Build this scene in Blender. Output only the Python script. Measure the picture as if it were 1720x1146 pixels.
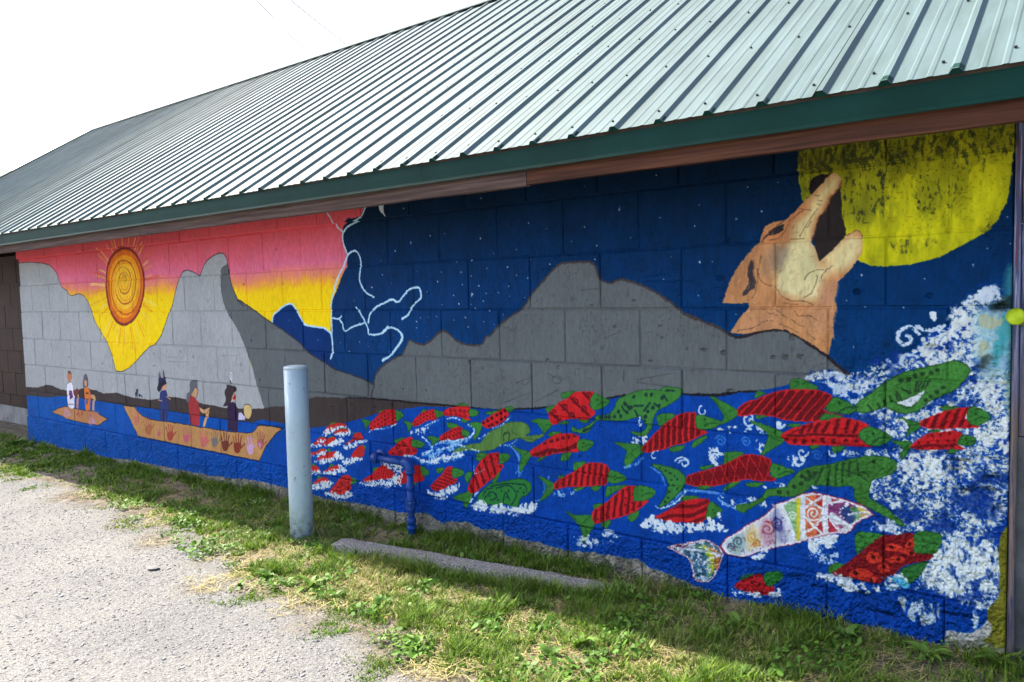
import bpy, math, random
import numpy as np
from mathutils import Matrix, Vector
PI = math.pi
R = math.radians
random.seed(3)
rng = np.random.default_rng(11)
scene = bpy.context.scene
for o in list(bpy.data.objects): bpy.data.objects.remove(o)
# ------------------------------------------------------------------ camera: 27 mm, 1.49 m up, 3.3 m from the wall, turned 38 deg along it
FPX = 1290.0                                   # focal length for a 1720-wide frame
TH, PH, RO = -.662, -.0629, -.0226             # heading, pitch, roll
CP = np.array([.47712, -3.28076, 1.4903])
CF = np.array([math.sin(TH)*math.cos(PH), math.cos(TH)*math.cos(PH), math.sin(PH)])
_r = np.array([math.cos(TH), -math.sin(TH), 0.0]); _u = np.cross(_r, CF)
CR = math.cos(RO)*_r+math.sin(RO)*_u; CU = -math.sin(RO)*_r+math.cos(RO)*_u
cd = bpy.data.cameras.new('camera'); cam = bpy.data.objects.new('camera', cd); scene.collection.objects.link(cam)
cd.sensor_width = 36; cd.lens = 36*FPX/1720; cd.clip_start = .05; cd.clip_end = 20000
m4 = Matrix.Identity(4)
for i in range(3): m4[i][0], m4[i][1], m4[i][2], m4[i][3] = CR[i], CU[i], -CF[i], CP[i]
cam.matrix_world = m4; scene.camera = cam
# ------------------------------------------------------------------ daylight
SUN_EL, SUN_AZ = R(50), R(-88.5)                 # sun to the left along the wall, a hair behind it
world = bpy.data.worlds.new('World'); scene.world = world; world.use_nodes = True
wn = world.node_tree; wn.nodes.clear()
sky = wn.nodes.new('ShaderNodeTexSky'); sky.sky_type = 'NISHITA'; sky.sun_disc = False
sky.sun_elevation = SUN_EL; sky.sun_rotation = SUN_AZ; sky.air_density = .45; sky.dust_density = 2.6; sky.ozone_density = .3; sky.altitude = 50
bg = wn.nodes.new('ShaderNodeBackground'); bg.inputs[1].default_value = .15
wo = wn.nodes.new('ShaderNodeOutputWorld'); wn.links.new(sky.outputs[0], bg.inputs[0]); wn.links.new(bg.outputs[0], wo.inputs[0])
sd = bpy.data.lights.new('sun', 'SUN'); sd.energy = 3.5; sd.angle = R(.53); sd.color = (1, .93, .80)
sun = bpy.data.objects.new('sun', sd); scene.collection.objects.link(sun)
to_sun = Vector((math.sin(SUN_AZ)*math.cos(SUN_EL), math.cos(SUN_AZ)*math.cos(SUN_EL), math.sin(SUN_EL)))
sun.rotation_euler = to_sun.to_track_quat('Z', 'Y').to_euler()
vs = scene.view_settings; vs.view_transform = 'Standard'; vs.look = 'None'; vs.exposure = 2.07; vs.gamma = 1; vs.use_curve_mapping = False
scene.cycles.max_bounces = 8; scene.cycles.use_denoising = True
# ------------------------------------------------------------------ the mural: painted in numpy straight into wall metres
TX = 0.003                                   # metres per texel
S0, S1, Z0, Z1 = -8.77, 0.23, -0.14, 2.34     # wall rectangle the paint covers
MW, MH = int(round((S1-S0)/TX)), int(round((Z1-Z0)/TX))
mur = np.zeros((MH, MW, 3), np.float32)       # sRGB-coded paint colour, row 0 = wall foot
rel = np.zeros((MH, MW), np.float32)          # paint / gouge relief
mrng = np.random.default_rng(7)
VIEW = dict(A=(0,180,4),B=(0,380,4),C=(0,580,4),D=(380,320,4),E=(380,560,4),F=(760,280,4),G=(760,500,4),H=(1150,160,4),
            I=(1290,160,4),J=(1150,400,4),K=(1290,440,4),L=(1150,620,4),M=(1290,700,4),N=(1290,860,4),O=(860,640,4),P=(500,640,4),
            Q=(500,670,7.958),R=(680,670,7.958),S=(1120,820,6.366),T=(1300,810,7.958),U=(1200,290,7.958),V=(1200,420,6.366),
            W=(80,610,7.958),X=(260,610,6.366),Z=(0,0,1))
def wall_pt(q):                               # sight line -> point of the wall face (metres along, metres up)
    q = np.asarray(q, float)
    d = CF[None]*FPX + CR[None]*(q[:, :1]-860) - CU[None]*(q[:, 1:2]-573)
    t = -CP[1]/d[:, 1]
    return np.stack([CP[0]+t*d[:, 0], CP[2]+t*d[:, 2]], 1)
def rd(v, s):
    ox, oy, k = VIEW[v]
    a = np.array([[float(c) for c in t.split(',')] for t in s.split()])
    return np.stack([ox+a[:, 0]/k, oy+a[:, 1]/k], 1)
def smooth(a, closed=True, n=4):
    m = len(a)
    if m < 3: return a
    if closed: p0, p1, p2, p3 = np.roll(a, 1, 0), a, np.roll(a, -1, 0), np.roll(a, -2, 0)
    else:
        e = np.vstack([a[:1], a, a[-1:]]); p0, p1, p2, p3 = e[:-3], e[1:-2], e[2:-1], e[3:]
    out = []
    for t in np.linspace(0, 1, n, endpoint=False):
        out.append(.5*(2*p1+(p2-p0)*t+(2*p0-5*p1+4*p2-p3)*t*t+(3*p1-p0-3*p2+p3)*t**3))
    r = np.stack(out, 1).reshape(-1, 2)
    return r if closed else np.vstack([r, a[-1:]])
def tex(a):
    w = wall_pt(a); return np.stack([(w[:, 0]-S0)/TX, (w[:, 1]-Z0)/TX], 1)
def pxsize(a):                                # texels per photo pixel near a shape
    c = a.mean(0); t = tex(np.array([c, c+[0, 4]])); return abs(t[1, 1]-t[0, 1])/4
def boxof(t, m):
    x0, y0 = np.floor(t.min(0)-m).astype(int); x1, y1 = np.ceil(t.max(0)+m).astype(int)
    return max(0, x0), min(MW, x1+1), max(0, y0), min(MH, y1+1)
def grid(b): return np.meshgrid(np.arange(b[0], b[1], dtype=np.float32)+.5, np.arange(b[2], b[3], dtype=np.float32)+.5)
def dist(t, closed, b):
    X, Y = grid(b); D = np.full(X.shape, 1e9, np.float32); ins = np.zeros(X.shape, bool)
    n = len(t); t = [(float(p[0]), float(p[1])) for p in t]
    for i in range(n if closed else n-1):
        ax, ay = t[i]; bx, by = t[(i+1) % n]; ex, ey = bx-ax, by-ay; L = ex*ex+ey*ey
        if L < 1e-9: continue
        h = np.clip(((X-ax)*ex+(Y-ay)*ey)/L, 0, 1)
        D = np.minimum(D, (X-ax-h*ex)**2+(Y-ay-h*ey)**2)
        if closed and ey != 0: ins ^= ((ay > Y) != (by > Y)) & (X < ex*(Y-ay)/ey+ax)
    D = np.sqrt(D); return np.where(ins, -D, D) if closed else D
def vnoise(nx, ny, seed):                     # smooth value noise over the whole wall, nx x ny cells
    g = np.random.default_rng(seed).random((ny+2, nx+2)).astype(np.float32)
    def ax(n, m):
        u = np.linspace(0, m, n, endpoint=False); i = u.astype(int); f = (u-i).astype(np.float32); return i, f*f*(3-2*f)
    xi, xf = ax(MW, nx); yi, yf = ax(MH, ny)
    a = g[:, xi]*(1-xf)+g[:, xi+1]*xf
    return a[yi]*(1-yf)[:, None]+a[yi+1]*yf[:, None]
NZ = {}
def noise(cell, seed=1, stretch=1.0):         # cell in metres; stretch > 1 = vertical streaks
    k = (cell, seed, stretch)
    if k not in NZ: NZ[k] = vnoise(max(2, int((S1-S0)/cell)), max(2, int((Z1-Z0)/cell/stretch)), seed)
    return NZ[k]
def fbm(cell, seed=1, stretch=1.0):
    k = ('f', cell, seed, stretch)
    if k not in NZ: NZ[k] = .5*noise(cell, seed, stretch)+.3*noise(cell/2, seed+31, stretch)+.2*noise(cell/4, seed+67, stretch)
    return NZ[k]
def over(b, a, c):
    s = mur[b[2]:b[3], b[0]:b[1]]; s += (np.asarray(c, np.float32)/255-s)*a[..., None]
def win(n, b): return n[b[2]:b[3], b[0]:b[1]]
def mask_of(a, sm=True, grow=0):
    t = tex(smooth(a) if sm else a); b = boxof(t, 3+grow); return b, np.clip(.5-(dist(t, True, b)-grow), 0, 1)
def area(a, c, alpha=1.0, sm=True, rough=0.0, soft=1.0, clip=None, vary=.06, edge=None, ew=1.0):
    k = pxsize(a); t = tex(smooth(a) if sm else a); b = boxof(t, 4+soft+rough*k+ew*k)
    if b[1] <= b[0] or b[3] <= b[2]: return
    d = dist(t, True, b)
    if rough: d = d+(win(fbm(.022, 5), b)-.5)*2*rough*k
    m = np.clip(.5-d/soft, 0, 1)*alpha
    if clip is not None: m = m*sub(clip, b)
    if vary: col = np.asarray(c, np.float32)[None, None]*(1+(win(fbm(.05, 9, 2.5), b)-.5)[..., None]*2*vary)
    else: col = np.asarray(c, np.float32)
    s = mur[b[2]:b[3], b[0]:b[1]]; s += (col/255-s)*m[..., None]
    if edge is not None: over(b, np.clip(ew*k*.5+.5-np.abs(d), 0, 1)*alpha*(1 if clip is None else sub(clip, b)), edge)
def sub(clip, b):
    cb, cm = clip; o = np.zeros((b[3]-b[2], b[1]-b[0]), np.float32)
    x0, x1, y0, y1 = max(b[0], cb[0]), min(b[1], cb[1]), max(b[2], cb[2]), min(b[3], cb[3])
    if x1 > x0 and y1 > y0: o[y0-b[2]:y1-b[2], x0-b[0]:x1-b[0]] = cm[y0-cb[2]:y1-cb[2], x0-cb[0]:x1-cb[0]]
    return o
def line(a, c, w=2.0, alpha=1.0, sm=True, rough=0.0, clip=None, soft=1.0, dry=0.0):
    k = pxsize(a); t = tex(smooth(a, False) if sm else a); b = boxof(t, 3+w*k+rough*k+soft)
    if b[1] <= b[0] or b[3] <= b[2]: return
    d = dist(t, False, b)
    if rough: d = d+(win(fbm(.012, 6), b)-.5)*2*rough*k
    m = np.clip(.5-(d-w*k/2)/soft, 0, 1)*alpha
    if dry: m = m*np.clip((win(fbm(.012, 12), b)-dry)*6, 0, 1)
    if clip is not None: m = m*sub(clip, b)
    over(b, m, c)
def splash(a, c=(224, 232, 230), dens=.5, cell=.016, soft=14.0, stretch=1.0, alpha=.95, seed=21, clip=None):
    k = pxsize(a); t = tex(smooth(a)); b = boxof(t, 4+soft*k)     # dry-brush foam: dense inside, ragged at the rim
    if b[1] <= b[0] or b[3] <= b[2]: return
    d = dist(t, True, b); f = np.clip(-d/(soft*k)+.5, 0, 1)
    n = (win(fbm(cell, seed, stretch), b)-.5)/.34+.5
    m = np.clip((n-1+dens*.8*f)*2.8+.5, 0, 1)*np.clip(f*6, 0, 1)*alpha
    if clip is not None: m = m*sub(clip, b)
    over(b, m, c)
def dots(a, c, r, clip=None, ring=None):
    for q in a:
        u = np.linspace(0, 2*PI, 9)[:-1]; s = np.stack([q[0]+r*np.cos(u), q[1]+r*1.05*np.sin(u)], 1)
        area(s, c, clip=clip, vary=0)
        if ring: area(q+(s-q)*.45, ring, clip=clip, vary=0)
def curl(v, cx, cy, r, turns, c, w, a0=0.0, flip=1, clip=None, **k):
    u = np.linspace(0, 1, int(10*turns)+6); ang = a0+flip*u*turns*2*PI
    ox, oy, z = VIEW[v]
    line(np.stack([ox+(cx+r*(1-.82*u)*np.cos(ang))/z, oy+(cy+r*(1-.82*u)*np.sin(ang))/z], 1), c, w, sm=False, clip=clip, **k)
RED, DRED, GRN, DGRN, WHT = (203, 34, 38), (104, 20, 26), (56, 122, 50), (30, 72, 36), (226, 234, 232)
# ---- flat fields
zz = (np.arange(MH)*TX+Z0)[:, None]*np.ones((1, MW)); ss = (np.arange(MW)*TX+S0)[None]*np.ones((MH, 1))
kz = zz/.28-5                                  # course coordinate: 0 = the joint at eye level
wob = (fbm(.6, 3)-.5)
def ramp(v, stops):
    x = [s[0] for s in stops]; return np.stack([np.interp(v, x, [s[1][i] for s in stops]) for i in range(3)], -1)
mur[:] = ramp(kz+wob*.5, [(-1, (0, 56, 108)), (.5, (0, 49, 96)), (1.4, (0, 38, 74)), (2.6, (0, 23, 44))])/255  # night-sky gradient; its dark top also has the eave's shade painted in
mur *= (1+(fbm(.03, 14, 3)-.5)*.3)[..., None]
sun_sky = ramp(kz+wob*.35+(fbm(.08, 8)-.5)*.25, [(.15, (252, 212, 6)), (.48, (252, 206, 14)), (.62, (247, 178, 52)), (.82, (236, 140, 104)), (1.1, (228, 112, 140)), (1.5, (226, 100, 118)), (2.0, (217, 84, 92)), (2.6, (205, 74, 78))])/255
k0 = np.s_[:, :]
sk = rd('Z', '20,380 20,760 557,760 557,600 555,560 556,520 559,505 572,470 582,447 584,433 576,408 575,390 576,380 588,368 609,364 620,340 640,300 500,320')
b, m = mask_of(sk, False); mur[b[2]:b[3], b[0]:b[1]] += (sun_sky[b[2]:b[3], b[0]:b[1]]-mur[b[2]:b[3], b[0]:b[1]])*m[..., None]
area(np.vstack([rd('D', '310,888 318,840 360,795 405,765 440,762 465,790 500,850 525,895 580,912 650,922 705,960'), rd('Z', '557,600 560,700 420,700')]), (0, 48, 106), sm=False)
# ---- stars
for q in rd('D', '1208,118 1238,350 1133,406 1036,470 1464,290 1706,320 1110,620 1050,566 980,650 857,742 1285,540 1549,480 1648,468 1445,548 1645,576 1578,548 1420,610 1589,634 1654,698 1529,705 1448,770 1563,762 1649,762 1673,790 1356,848 1411,842 1303,858 1278,880 1277,925 1122,976 614,1005 766,1022 810,1040 897,1018 827,1080 954,1048 1093,1080 1345,980 1697,636 425,873 1530,870 1367,306 1352,680'): line(np.array([q, q+[.4, .4]]), (215, 225, 235), .7+1.1*mrng.random(), sm=False)
for q in rd('F', '208,212 902,135 1381,60 1122,280 1391,342 1659,250 185,480 428,552 510,378 630,412 273,585 128,628 527,624 656,650 231,682 371,674 58,708 126,737 432,728 69,796 178,798 312,845 134,857 384,870 488,882 43,923 153,948 249,968 343,994 210,1041 88,1010 282,1060 106,1076 508,748 968,530 1415,755 1652,864 1470,605 885,402 1195,477 798,505 959,622 379,802 208,905 230,850'): line(np.array([q, q+[.4, .4]]), (215, 225, 235), .7+1.3*mrng.random(), sm=False)
for q in rd('H', '98,731 626,580 346,831 517,779 428,615 188,1120 62,880 102,1125'): line(np.array([q, q+[.4, .4]]), (215, 225, 235), 1+1.3*mrng.random(), sm=False)
for q in rd('J', '188,160 92,385 209,545 346,515 1190,246 1612,272 1087,418 1133,730 1468,466 1211,462 101,160'): line(np.array([q, q+[.4, .4]]), (215, 225, 235), .9+1.3*mrng.random(), sm=False)
for q in rd('I', '1607,818 1473,1028 1622,997 1377,1142'): line(np.array([q, q+[.4, .4]]), (215, 225, 235), .9+1.3*mrng.random(), sm=False)
for q in rd('D', '1238,350 1706,320 1654,698'): line(np.array([q-[0, 2.4], q+[0, 2.4]]), (215, 225, 235), .7, sm=False)
for q in np.vstack([rd('F', '1122,280 134,857'), rd('H', '346,831')]):
    line(np.array([q-[0, 3], q+[0, 3]]), (215, 225, 235), .9, sm=False); line(np.array([q-[2.2, 0], q+[2.2, 0]]), (215, 225, 235), .7, sm=False)
# ---- lightning
LB = (186, 219, 232)
for v, s, w in [('D', '960,92 918,180 830,232 785,280 783,345 800,395 818,435', 3.2), ('D', '690,138 725,200 745,245 782,278', 2.6),
    ('D', '818,435 782,520 745,600 722,680 708,760 706,850 708,940 712,1030 716,1090 702,1130', 3.4),
    ('D', '818,432 838,412 862,404 885,425 903,470 900,530 895,600 915,650 945,688 992,716', 3.4),
    ('D', '712,856 755,862 772,845', 3), ('D', '755,862 778,895 796,945 850,918 935,885', 3.2), ('D', '876,790 905,830 932,880 955,930 962,968 1050,958 1084,912', 3.2),
    ('D', '955,890 968,830 1000,795 1060,755 1115,732 1160,748 1195,705 1225,670 1260,656 1298,656 1312,720 1270,760 1240,800 1220,835 1182,860', 3.6),
    ('D', '1050,955 1084,925 1130,925 1165,950 1180,985 1150,1050 1110,1100 1075,1130 1050,1140', 4),
    ('E', '700,0 714,60 712,120 702,170', 3), ('E', '1172,0 1180,40 1150,90 1110,140 1080,165 1048,185', 4)]:
    line(rd(v, s), LB, w, rough=.4)
line(rd('D', '310,890 318,842 360,797 405,767 440,763 465,792 500,852 525,897 580,914 650,924 705,962'), LB, 3.2)
area(rd('D', '1035,82 1070,85 1075,140 1088,178 1050,140 1040,105'), (196, 206, 208))
# ---- grey mountains
LG, DG, OUT = (166, 169, 167), (98, 103, 103), (60, 55, 55)
lm = np.vstack([rd('B', '100,252 170,243 240,245 330,262 375,310 400,370 415,405 450,430 480,465 540,455 580,485 610,550 640,640 690,730 730,800 770,920 780,970 830,972 880,945 940,880 1000,815 1045,790 1090,720 1130,600 1160,530 1180,440 1200,370 1225,310 1265,297 1310,315 1340,330 1355,300 1385,240 1430,200 1480,180 1510,190 1530,250'), rd('B', '1490,290 1485,380 1495,470 1530,580 1590,680 1640,790 1680,900 1710,970'), rd('Z', '450,690 450,740 20,740 20,440')])
area(lm, LG, sm=False, vary=.03); line(lm[:44], (46, 44, 46), 1.3)
ru = np.vstack([rd('E', '990,345 1010,270 1040,230 1110,180 1180,140 1210,80 1235,48 1330,75 1420,5'), rd('D', '1450,945 1490,955 1560,1015 1640,1040 1720,1030'), rd('F', '230,1144 260,1130 320,1060 430,980 490,930 540,850 610,770 700,670 760,650 880,640 930,645 965,670 985,740 1020,770 1070,780 1110,760 1160,760 1250,790 1350,835 1450,900 1510,950 1570,995 1640,1025'), rd('J', '0,505 120,555 230,600 310,645 360,665 420,655 500,630 600,615 680,620 760,655 850,720 950,790 1030,860 1110,920')])
rl = np.vstack([rd('B', '1530,250 1540,320 1560,400 1600,490 1640,540'), rd('D', '75,730 180,800 240,845 300,885 370,930 440,980 500,1030 550,1085'), rd('E', '660,195 740,245 850,280 960,325 990,345')])
area(np.vstack([rl, ru, rd('Z', '1440,660 1150,672 980,690 800,700 440,740 445,690 445,690'), rd('E', '255,500 235,440 205,340 190,260 150,150 100,20'), rd('B', '1710,970 1680,900 1640,790 1590,680 1530,580 1495,470 1485,380 1490,290')]), DG, sm=False, vary=.03)
line(rl, OUT, 2.2, rough=.5); line(ru, (70, 60, 58), 3.8, rough=.9); line(rd('E', '995,345 985,385 975,432'), OUT, 2.6)
line(np.vstack([rd('J', '300,640 360,665 420,655 500,630 600,615 680,620 760,655 850,720 950,790 1030,860 1110,920')]), (44, 36, 38), 5, rough=.6)
line(rd('B', '778,970 790,1060 795,1140'), (70, 74, 78), .8)
# ---- brown shore
BR = (66, 57, 54)
sh = np.vstack([rd('C', '170,280 260,285 310,265 350,270 400,295 450,305 530,300 560,288 640,300 700,325 790,318 850,340 920,355 1010,368 1060,360 1140,345 1200,350 1260,365 1380,395 1440,405 1500,420'), rd('E', '165,510 250,503 330,490 390,490 550,440 600,425 820,435 1130,450 1250,470 1420,478 1720,505'), rd('Z', '815,690 520,735 440,720 300,700 20,680')])
area(sh, BR, sm=False, vary=.08, rough=.4); line(rd('E', '820,432 1130,450 1250,468 1420,478 1560,490 1720,505'), (34, 30, 32), 2.2, rough=.6)
# ---- water
wt = np.vstack([rd('C', '150,335 240,343 330,352 400,342 460,345 640,372 830,402 1060,432 1400,482 1600,508 1690,520'), rd('E', '60,590 170,600 230,580 380,602 560,635 680,625 740,615 800,600 900,575 1000,540 1130,515 1250,500 1320,490'), rd('O', '-60,190 130,185 240,178 600,140 700,110 760,90'), rd('L', '0,170 200,175 330,162 480,147 600,128 720,98 900,70 1200,40 1400,20'), rd('Z', '1560,560 1720,500 1720,1146 20,1000 20,660')])
t = tex(wt); b = boxof(t, 3); m = np.clip(.5-dist(t, True, b), 0, 1)
wc = ramp(ss, [(-9, (0, 84, 164)), (-5, (0, 76, 160)), (-3, (2, 66, 156)), (0, (4, 62, 148))])*(1+(fbm(.09, 4)-.5)[..., None]*.24)*(1+(noise(.014, 2)-.5)[..., None]*.12)/255
mur[b[2]:b[3], b[0]:b[1]] += (win(wc, b)-mur[b[2]:b[3], b[0]:b[1]])*m[..., None]
line(np.vstack([rd('O', '0,188 130,185 240,178'), rd('G', '640,740 560,738')]), (26, 28, 34), 2.6)
line(np.vstack([rd('O', '630,122 700,105 760,88')]), (26, 28, 34), 3); line(rd('O', '1135,85 1240,95 1420,98 1520,75 1600,68'), (28, 28, 34), 3, rough=1); line(rd('L', '0,168 200,172 330,158 480,147'), (28, 28, 34), 3, rough=1)
# ---- the sun
sc = rd('B', '842,405')[0]
for i in range(46):
    a = i*2*PI/46+mrng.normal(0, .04); l0 = 1.06+.06*mrng.random(); l1 = 1.35+.6*mrng.random()
    up = np.sin(a) < -.1; c = [(238, 190, 70), (226, 96, 60), (246, 205, 96), (232, 150, 60)][i % 4] if up else [(240, 176, 60), (236, 150, 40), (250, 214, 120)][i % 3]
    q0 = sc+np.array([np.cos(a)*31.5*l0, np.sin(a)*64*l0]); q1 = sc+np.array([np.cos(a)*31.5*l1, np.sin(a)*64*l1*.95])
    if q1[1] < 402 and abs(q1[0]-sc[0]) < 8: q1[1] = 402
    line(np.array([q0, q1]), c, 2.2+2*mrng.random(), .7, sm=False, rough=.8, soft=2.5)
ring = rd('B', '842,145 890,165 930,215 960,300 970,380 965,460 945,540 910,610 870,650 825,662 785,640 750,590 728,520 715,430 715,330 728,250 760,190 800,155')
for f, c in [(1.03, (146, 52, 42)), (.95, (220, 108, 28)), (.82, (242, 160, 26)), (.60, (250, 190, 36))]:
    area(sc+(ring-sc)*f+np.array([0, 2*(1-f)]), c, soft=3, vary=.1)
for r, tn, c, w in [(28, 3.2, (176, 72, 36), 2.6), (22, 2.4, (246, 208, 70), 2.0), (16, 2.0, (206, 118, 40), 1.4)]:
    u = np.linspace(0, 1, 60); an = -1+u*tn*2*PI
    line(np.stack([sc[0]-4*u+r*(1-.85*u)*np.cos(an), sc[1]-10*u+1.95*r*(1-.85*u)*np.sin(an)], 1), c, w, .8, sm=False, soft=2)
line(np.vstack([ring, ring[:1]]), (112, 40, 44), 2.4, .8, soft=2.5)
# ---- moon
mo = rd('I', '220,360 210,480 215,600 240,720 330,830 450,960 560,1060 640,1125 760,1150 830,1148 980,1130 1150,1085 1300,1010 1450,925 1530,850 1600,720 1638,560 1642,400 1645,120 230,60')
area(mo, (188, 186, 22), vary=.22, rough=.6)
bm = mask_of(mo)
for q, rx, ry, al in [('300,420', 75, 45, .8), ('420,440', 110, 60, .75), ('780,370', 150, 75, .9), ('560,380', 100, 40, .4), ('240,620', 30, 90, .9), ('280,660', 45, 50, .85), ('1590,250', 80, 90, .8), ('1400,280', 120, 60, .55), ('1140,640', 110, 90, .45), ('690,770', 60, 60, .85), ('640,780', 60, 50, .5), ('790,600', 90, 110, .35), ('740,550', 100, 50, .4), ('1060,740', 30, 90, .35), ('900,1015', 50, 22, .5), ('1075,985', 34, 24, .45), ('1490,880', 40, 26, .4), ('1290,470', 120, 60, .35), ('1090,270', 40, 70, .5), ('560,690', 50, 120, .4), ('1000,480', 260, 40, .3), ('800,430', 200, 40, .4), ('420,640', 120, 90, .3)]:
    c0 = rd('I', q)[0]; u = np.linspace(0, 2*PI, 13)[:-1]; E_ = np.stack([c0[0]+rx/4*1.3*np.cos(u), c0[1]+ry/4*1.3*np.sin(u)], 1)
    area(E_, (92, 96, 28), al*.62, soft=min(rx, ry)*.75, clip=bm, vary=.35); splash(E_, (52, 58, 36), al*.30, .009, 13, 2.6, .7, 44, bm)
for q, rx, ry in [('1200,330', 130, 70), ('1000,860', 330, 110), ('900,640', 60, 90), ('1450,700', 90, 220), ('800,1000', 300, 90), ('560,880', 60, 40)]:
    c0 = rd('I', q)[0]; u = np.linspace(0, 2*PI, 13)[:-1]
    splash(np.stack([c0[0]+rx/4*np.cos(u), c0[1]+ry/4*np.sin(u)], 1), (222, 214, 24), .62, .03, 20, 3.5, .6, 46, bm)
area(rd('I', '200,250 900,150 1660,50 1660,350 1300,395 900,440 500,490 200,525'), (112, 110, 22), .5, soft=10, clip=bm, sm=False, vary=.4); splash(rd('I', '200,250 900,150 1660,50 1660,350 1300,395 900,440 500,490 200,525'), (40, 46, 28), .38, .010, 14, 2.4, .7, 47, bm)
line(rd('I', '215,470 212,560 225,640 240,715'), (112, 132, 30), 3, .8, dry=.35)
line(rd('I', '620,1115 760,1148 830,1146 980,1128 1150,1083 1300,1008 1450,925'), (150, 168, 40), 2, .6, dry=.4)
for i in range(26):                            # brushed highlights along the rim
    a = mrng.random(); q = rd('I', '%d,%d' % (700+850*a, 950+120*(1-a)-330*a*a))[0]
    line(np.array([q, q+[9+mrng.normal(0, 3), -10*a-1+mrng.normal(0, 1)]]), (216, 212, 30), 3, .35, sm=False, soft=3, dry=.35, clip=bm)
# ---- coyote
area(rd('U', '1280,130 1330,60 1420,30 1600,20 1560,60 1450,200 1340,280 1270,250'), (36, 30, 30))
area(np.vstack([rd('U', '1700,120 1690,300 1710,480 1719,600'), rd('H', '1080,900 1085,940 1040,990 950,1080 905,1125 880,1060 868,960 885,850 910,790 950,720 985,650 1030,620')]), (47, 40, 38), sm=False)
hd = np.vstack([rd('U', '1560,10 1640,20 1695,70 1705,130 1660,230 1560,310 1520,400 1480,500 1400,580 1370,700 1330,830 1285,920 1350,1030'), rd('H', '905,1118 980,1050 1070,960 1100,925 1170,908 1195,960 1195,1060'), rd('J', '1180,120 1110,215 1030,290 1010,400 1020,470 990,560 1000,650 965,785 900,745 850,710 760,655 680,615 600,610 500,625 400,645 310,630 370,540 435,455 420,430 340,440 255,435 290,330 340,220 420,110 500,30'), rd('U', '600,940 640,810 680,720 740,680 830,650 950,630 1080,530 1150,440 1240,350 1340,250 1480,90')])
area(hd, (196, 138, 88), sm=False, vary=.16, rough=.8); ch = mask_of(hd, False)
def patch(v, s, c, al=.8, soft=16): area(rd(v, s), c, al, soft=soft*1.6, clip=ch, vary=.12)
patch('U', '1280,420 1400,260 1560,60 1660,60 1640,180 1500,340 1440,480 1340,640 1290,900 1180,1000 1040,1140 940,1140 1040,900 1080,700', (226, 208, 144), .95, 9)
patch('J', '640,150 720,40 860,40 880,110 920,190 990,170 1060,90 1140,20 1180,60 1100,190 940,260 900,400 740,400 620,330', (224, 212, 154), .95, 9)
patch('H', '930,1090 1020,1010 1100,950 1160,960 1150,1060 1080,1130 980,1140', (230, 212, 150), .9, 8)
patch('J', '340,230 430,110 500,40 520,120 440,170 400,330 330,420 270,420', (190, 130, 84), .9, 6)
patch('J', '520,130 560,80 640,60 660,180 600,260 520,250', (140, 118, 96), .45, 9); patch('J', '590,70 680,60 690,120 640,210 600,200', (130, 120, 108), .5, 7)
patch('J', '360,600 480,500 640,520 560,610', (198, 142, 104), .6); patch('J', '800,520 960,480 970,620 880,640', (190, 140, 104), .6, 12); patch('J', '920,330 1020,290 1000,460 900,450', (178, 128, 96), .7, 8)
patch('U', '640,900 690,740 900,660 1180,420 1240,520 1000,700 900,880', (203, 128, 78), .85, 8); patch('U', '1300,880 1360,640 1500,470 1680,160 1690,100 1640,230 1520,360 1440,520 1360,620', (186, 112, 68), .8, 4)
area(rd('U', '650,920 720,820 800,740 920,690 930,720 900,790 820,820 730,840'), (50, 44, 44), clip=ch)
line(rd('U', '640,930 690,850 780,760 930,640'), (70, 50, 44), 1.4); line(rd('U', '740,900 870,870 940,790 990,690'), (96, 62, 44), 1.2); line(rd('U', '1000,650 1100,580 1190,490'), (110, 66, 44), 1.3)
area(rd('V', '400,115 415,160 415,250 435,340 430,400 380,440 310,490 320,440 365,370 355,270 355,200'), (66, 56, 60), clip=ch, rough=1)
for s in ['620,960 500,60 470,190 475,280 520,350 620,385', '660,395 710,480 800,540 960,545 1060,590', '960,310 1010,240 1090,212 1170,212', '1140,300 1160,250 1260,175', '860,650 900,700 1010,700 1110,760', '820,735 900,795 960,810', '520,640 600,680 680,700', '660,640 720,680 760,715', '980,870 1040,930 1080,960', '460,200 455,400 400,520 340,525', '250,860 400,830 560,755 640,770', '700,790 800,830 900,880', '720,560 820,580 900,590', '1090,260 1090,330 1040,450 960,510', '420,110 425,250 445,360 430,430']:
    q = rd('V', s); line(q[1:] if s.startswith('620,960') else q, (92, 66, 48), 1.3, .75, rough=.5)
for s in ['1140,480 1300,505', '1190,760 1370,480', '1150,850 1200,740', '1330,300 1400,310', '1380,380 1440,370', '1360,430 1420,430', '1020,890 1200,880', '1040,760 1070,700', '1230,740 1300,650']:
    line(rd('U', s), (70, 50, 40), 1.0, .8, sm=False)
line(rd('U', '1700,110 1640,240 1540,330 1520,420 1470,510 1400,580 1360,720 1320,850 1300,920'), (128, 70, 48), 2.2, .8, rough=.6)
line(rd('H', '1090,940 1120,925 1170,910 1190,960'), (110, 70, 50), 1.6, .8)
for i in range(420):                           # brushed fur
    q = rd('J', '%d,%d' % (mrng.integers(270, 1180), mrng.integers(-220, 760)))[0]; an_ = 1.9+.5*np.sin(q[0]*.02)+mrng.normal(0, .3); l_ = 3+5*mrng.random()
    line(np.array([q, q+[l_*np.cos(an_), l_*np.sin(an_)]]), [(150, 98, 62), (228, 200, 150), (176, 118, 74), (214, 160, 110), (128, 92, 70)][i % 5], 1.2, .38, sm=False, clip=ch, soft=1.6)
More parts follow.
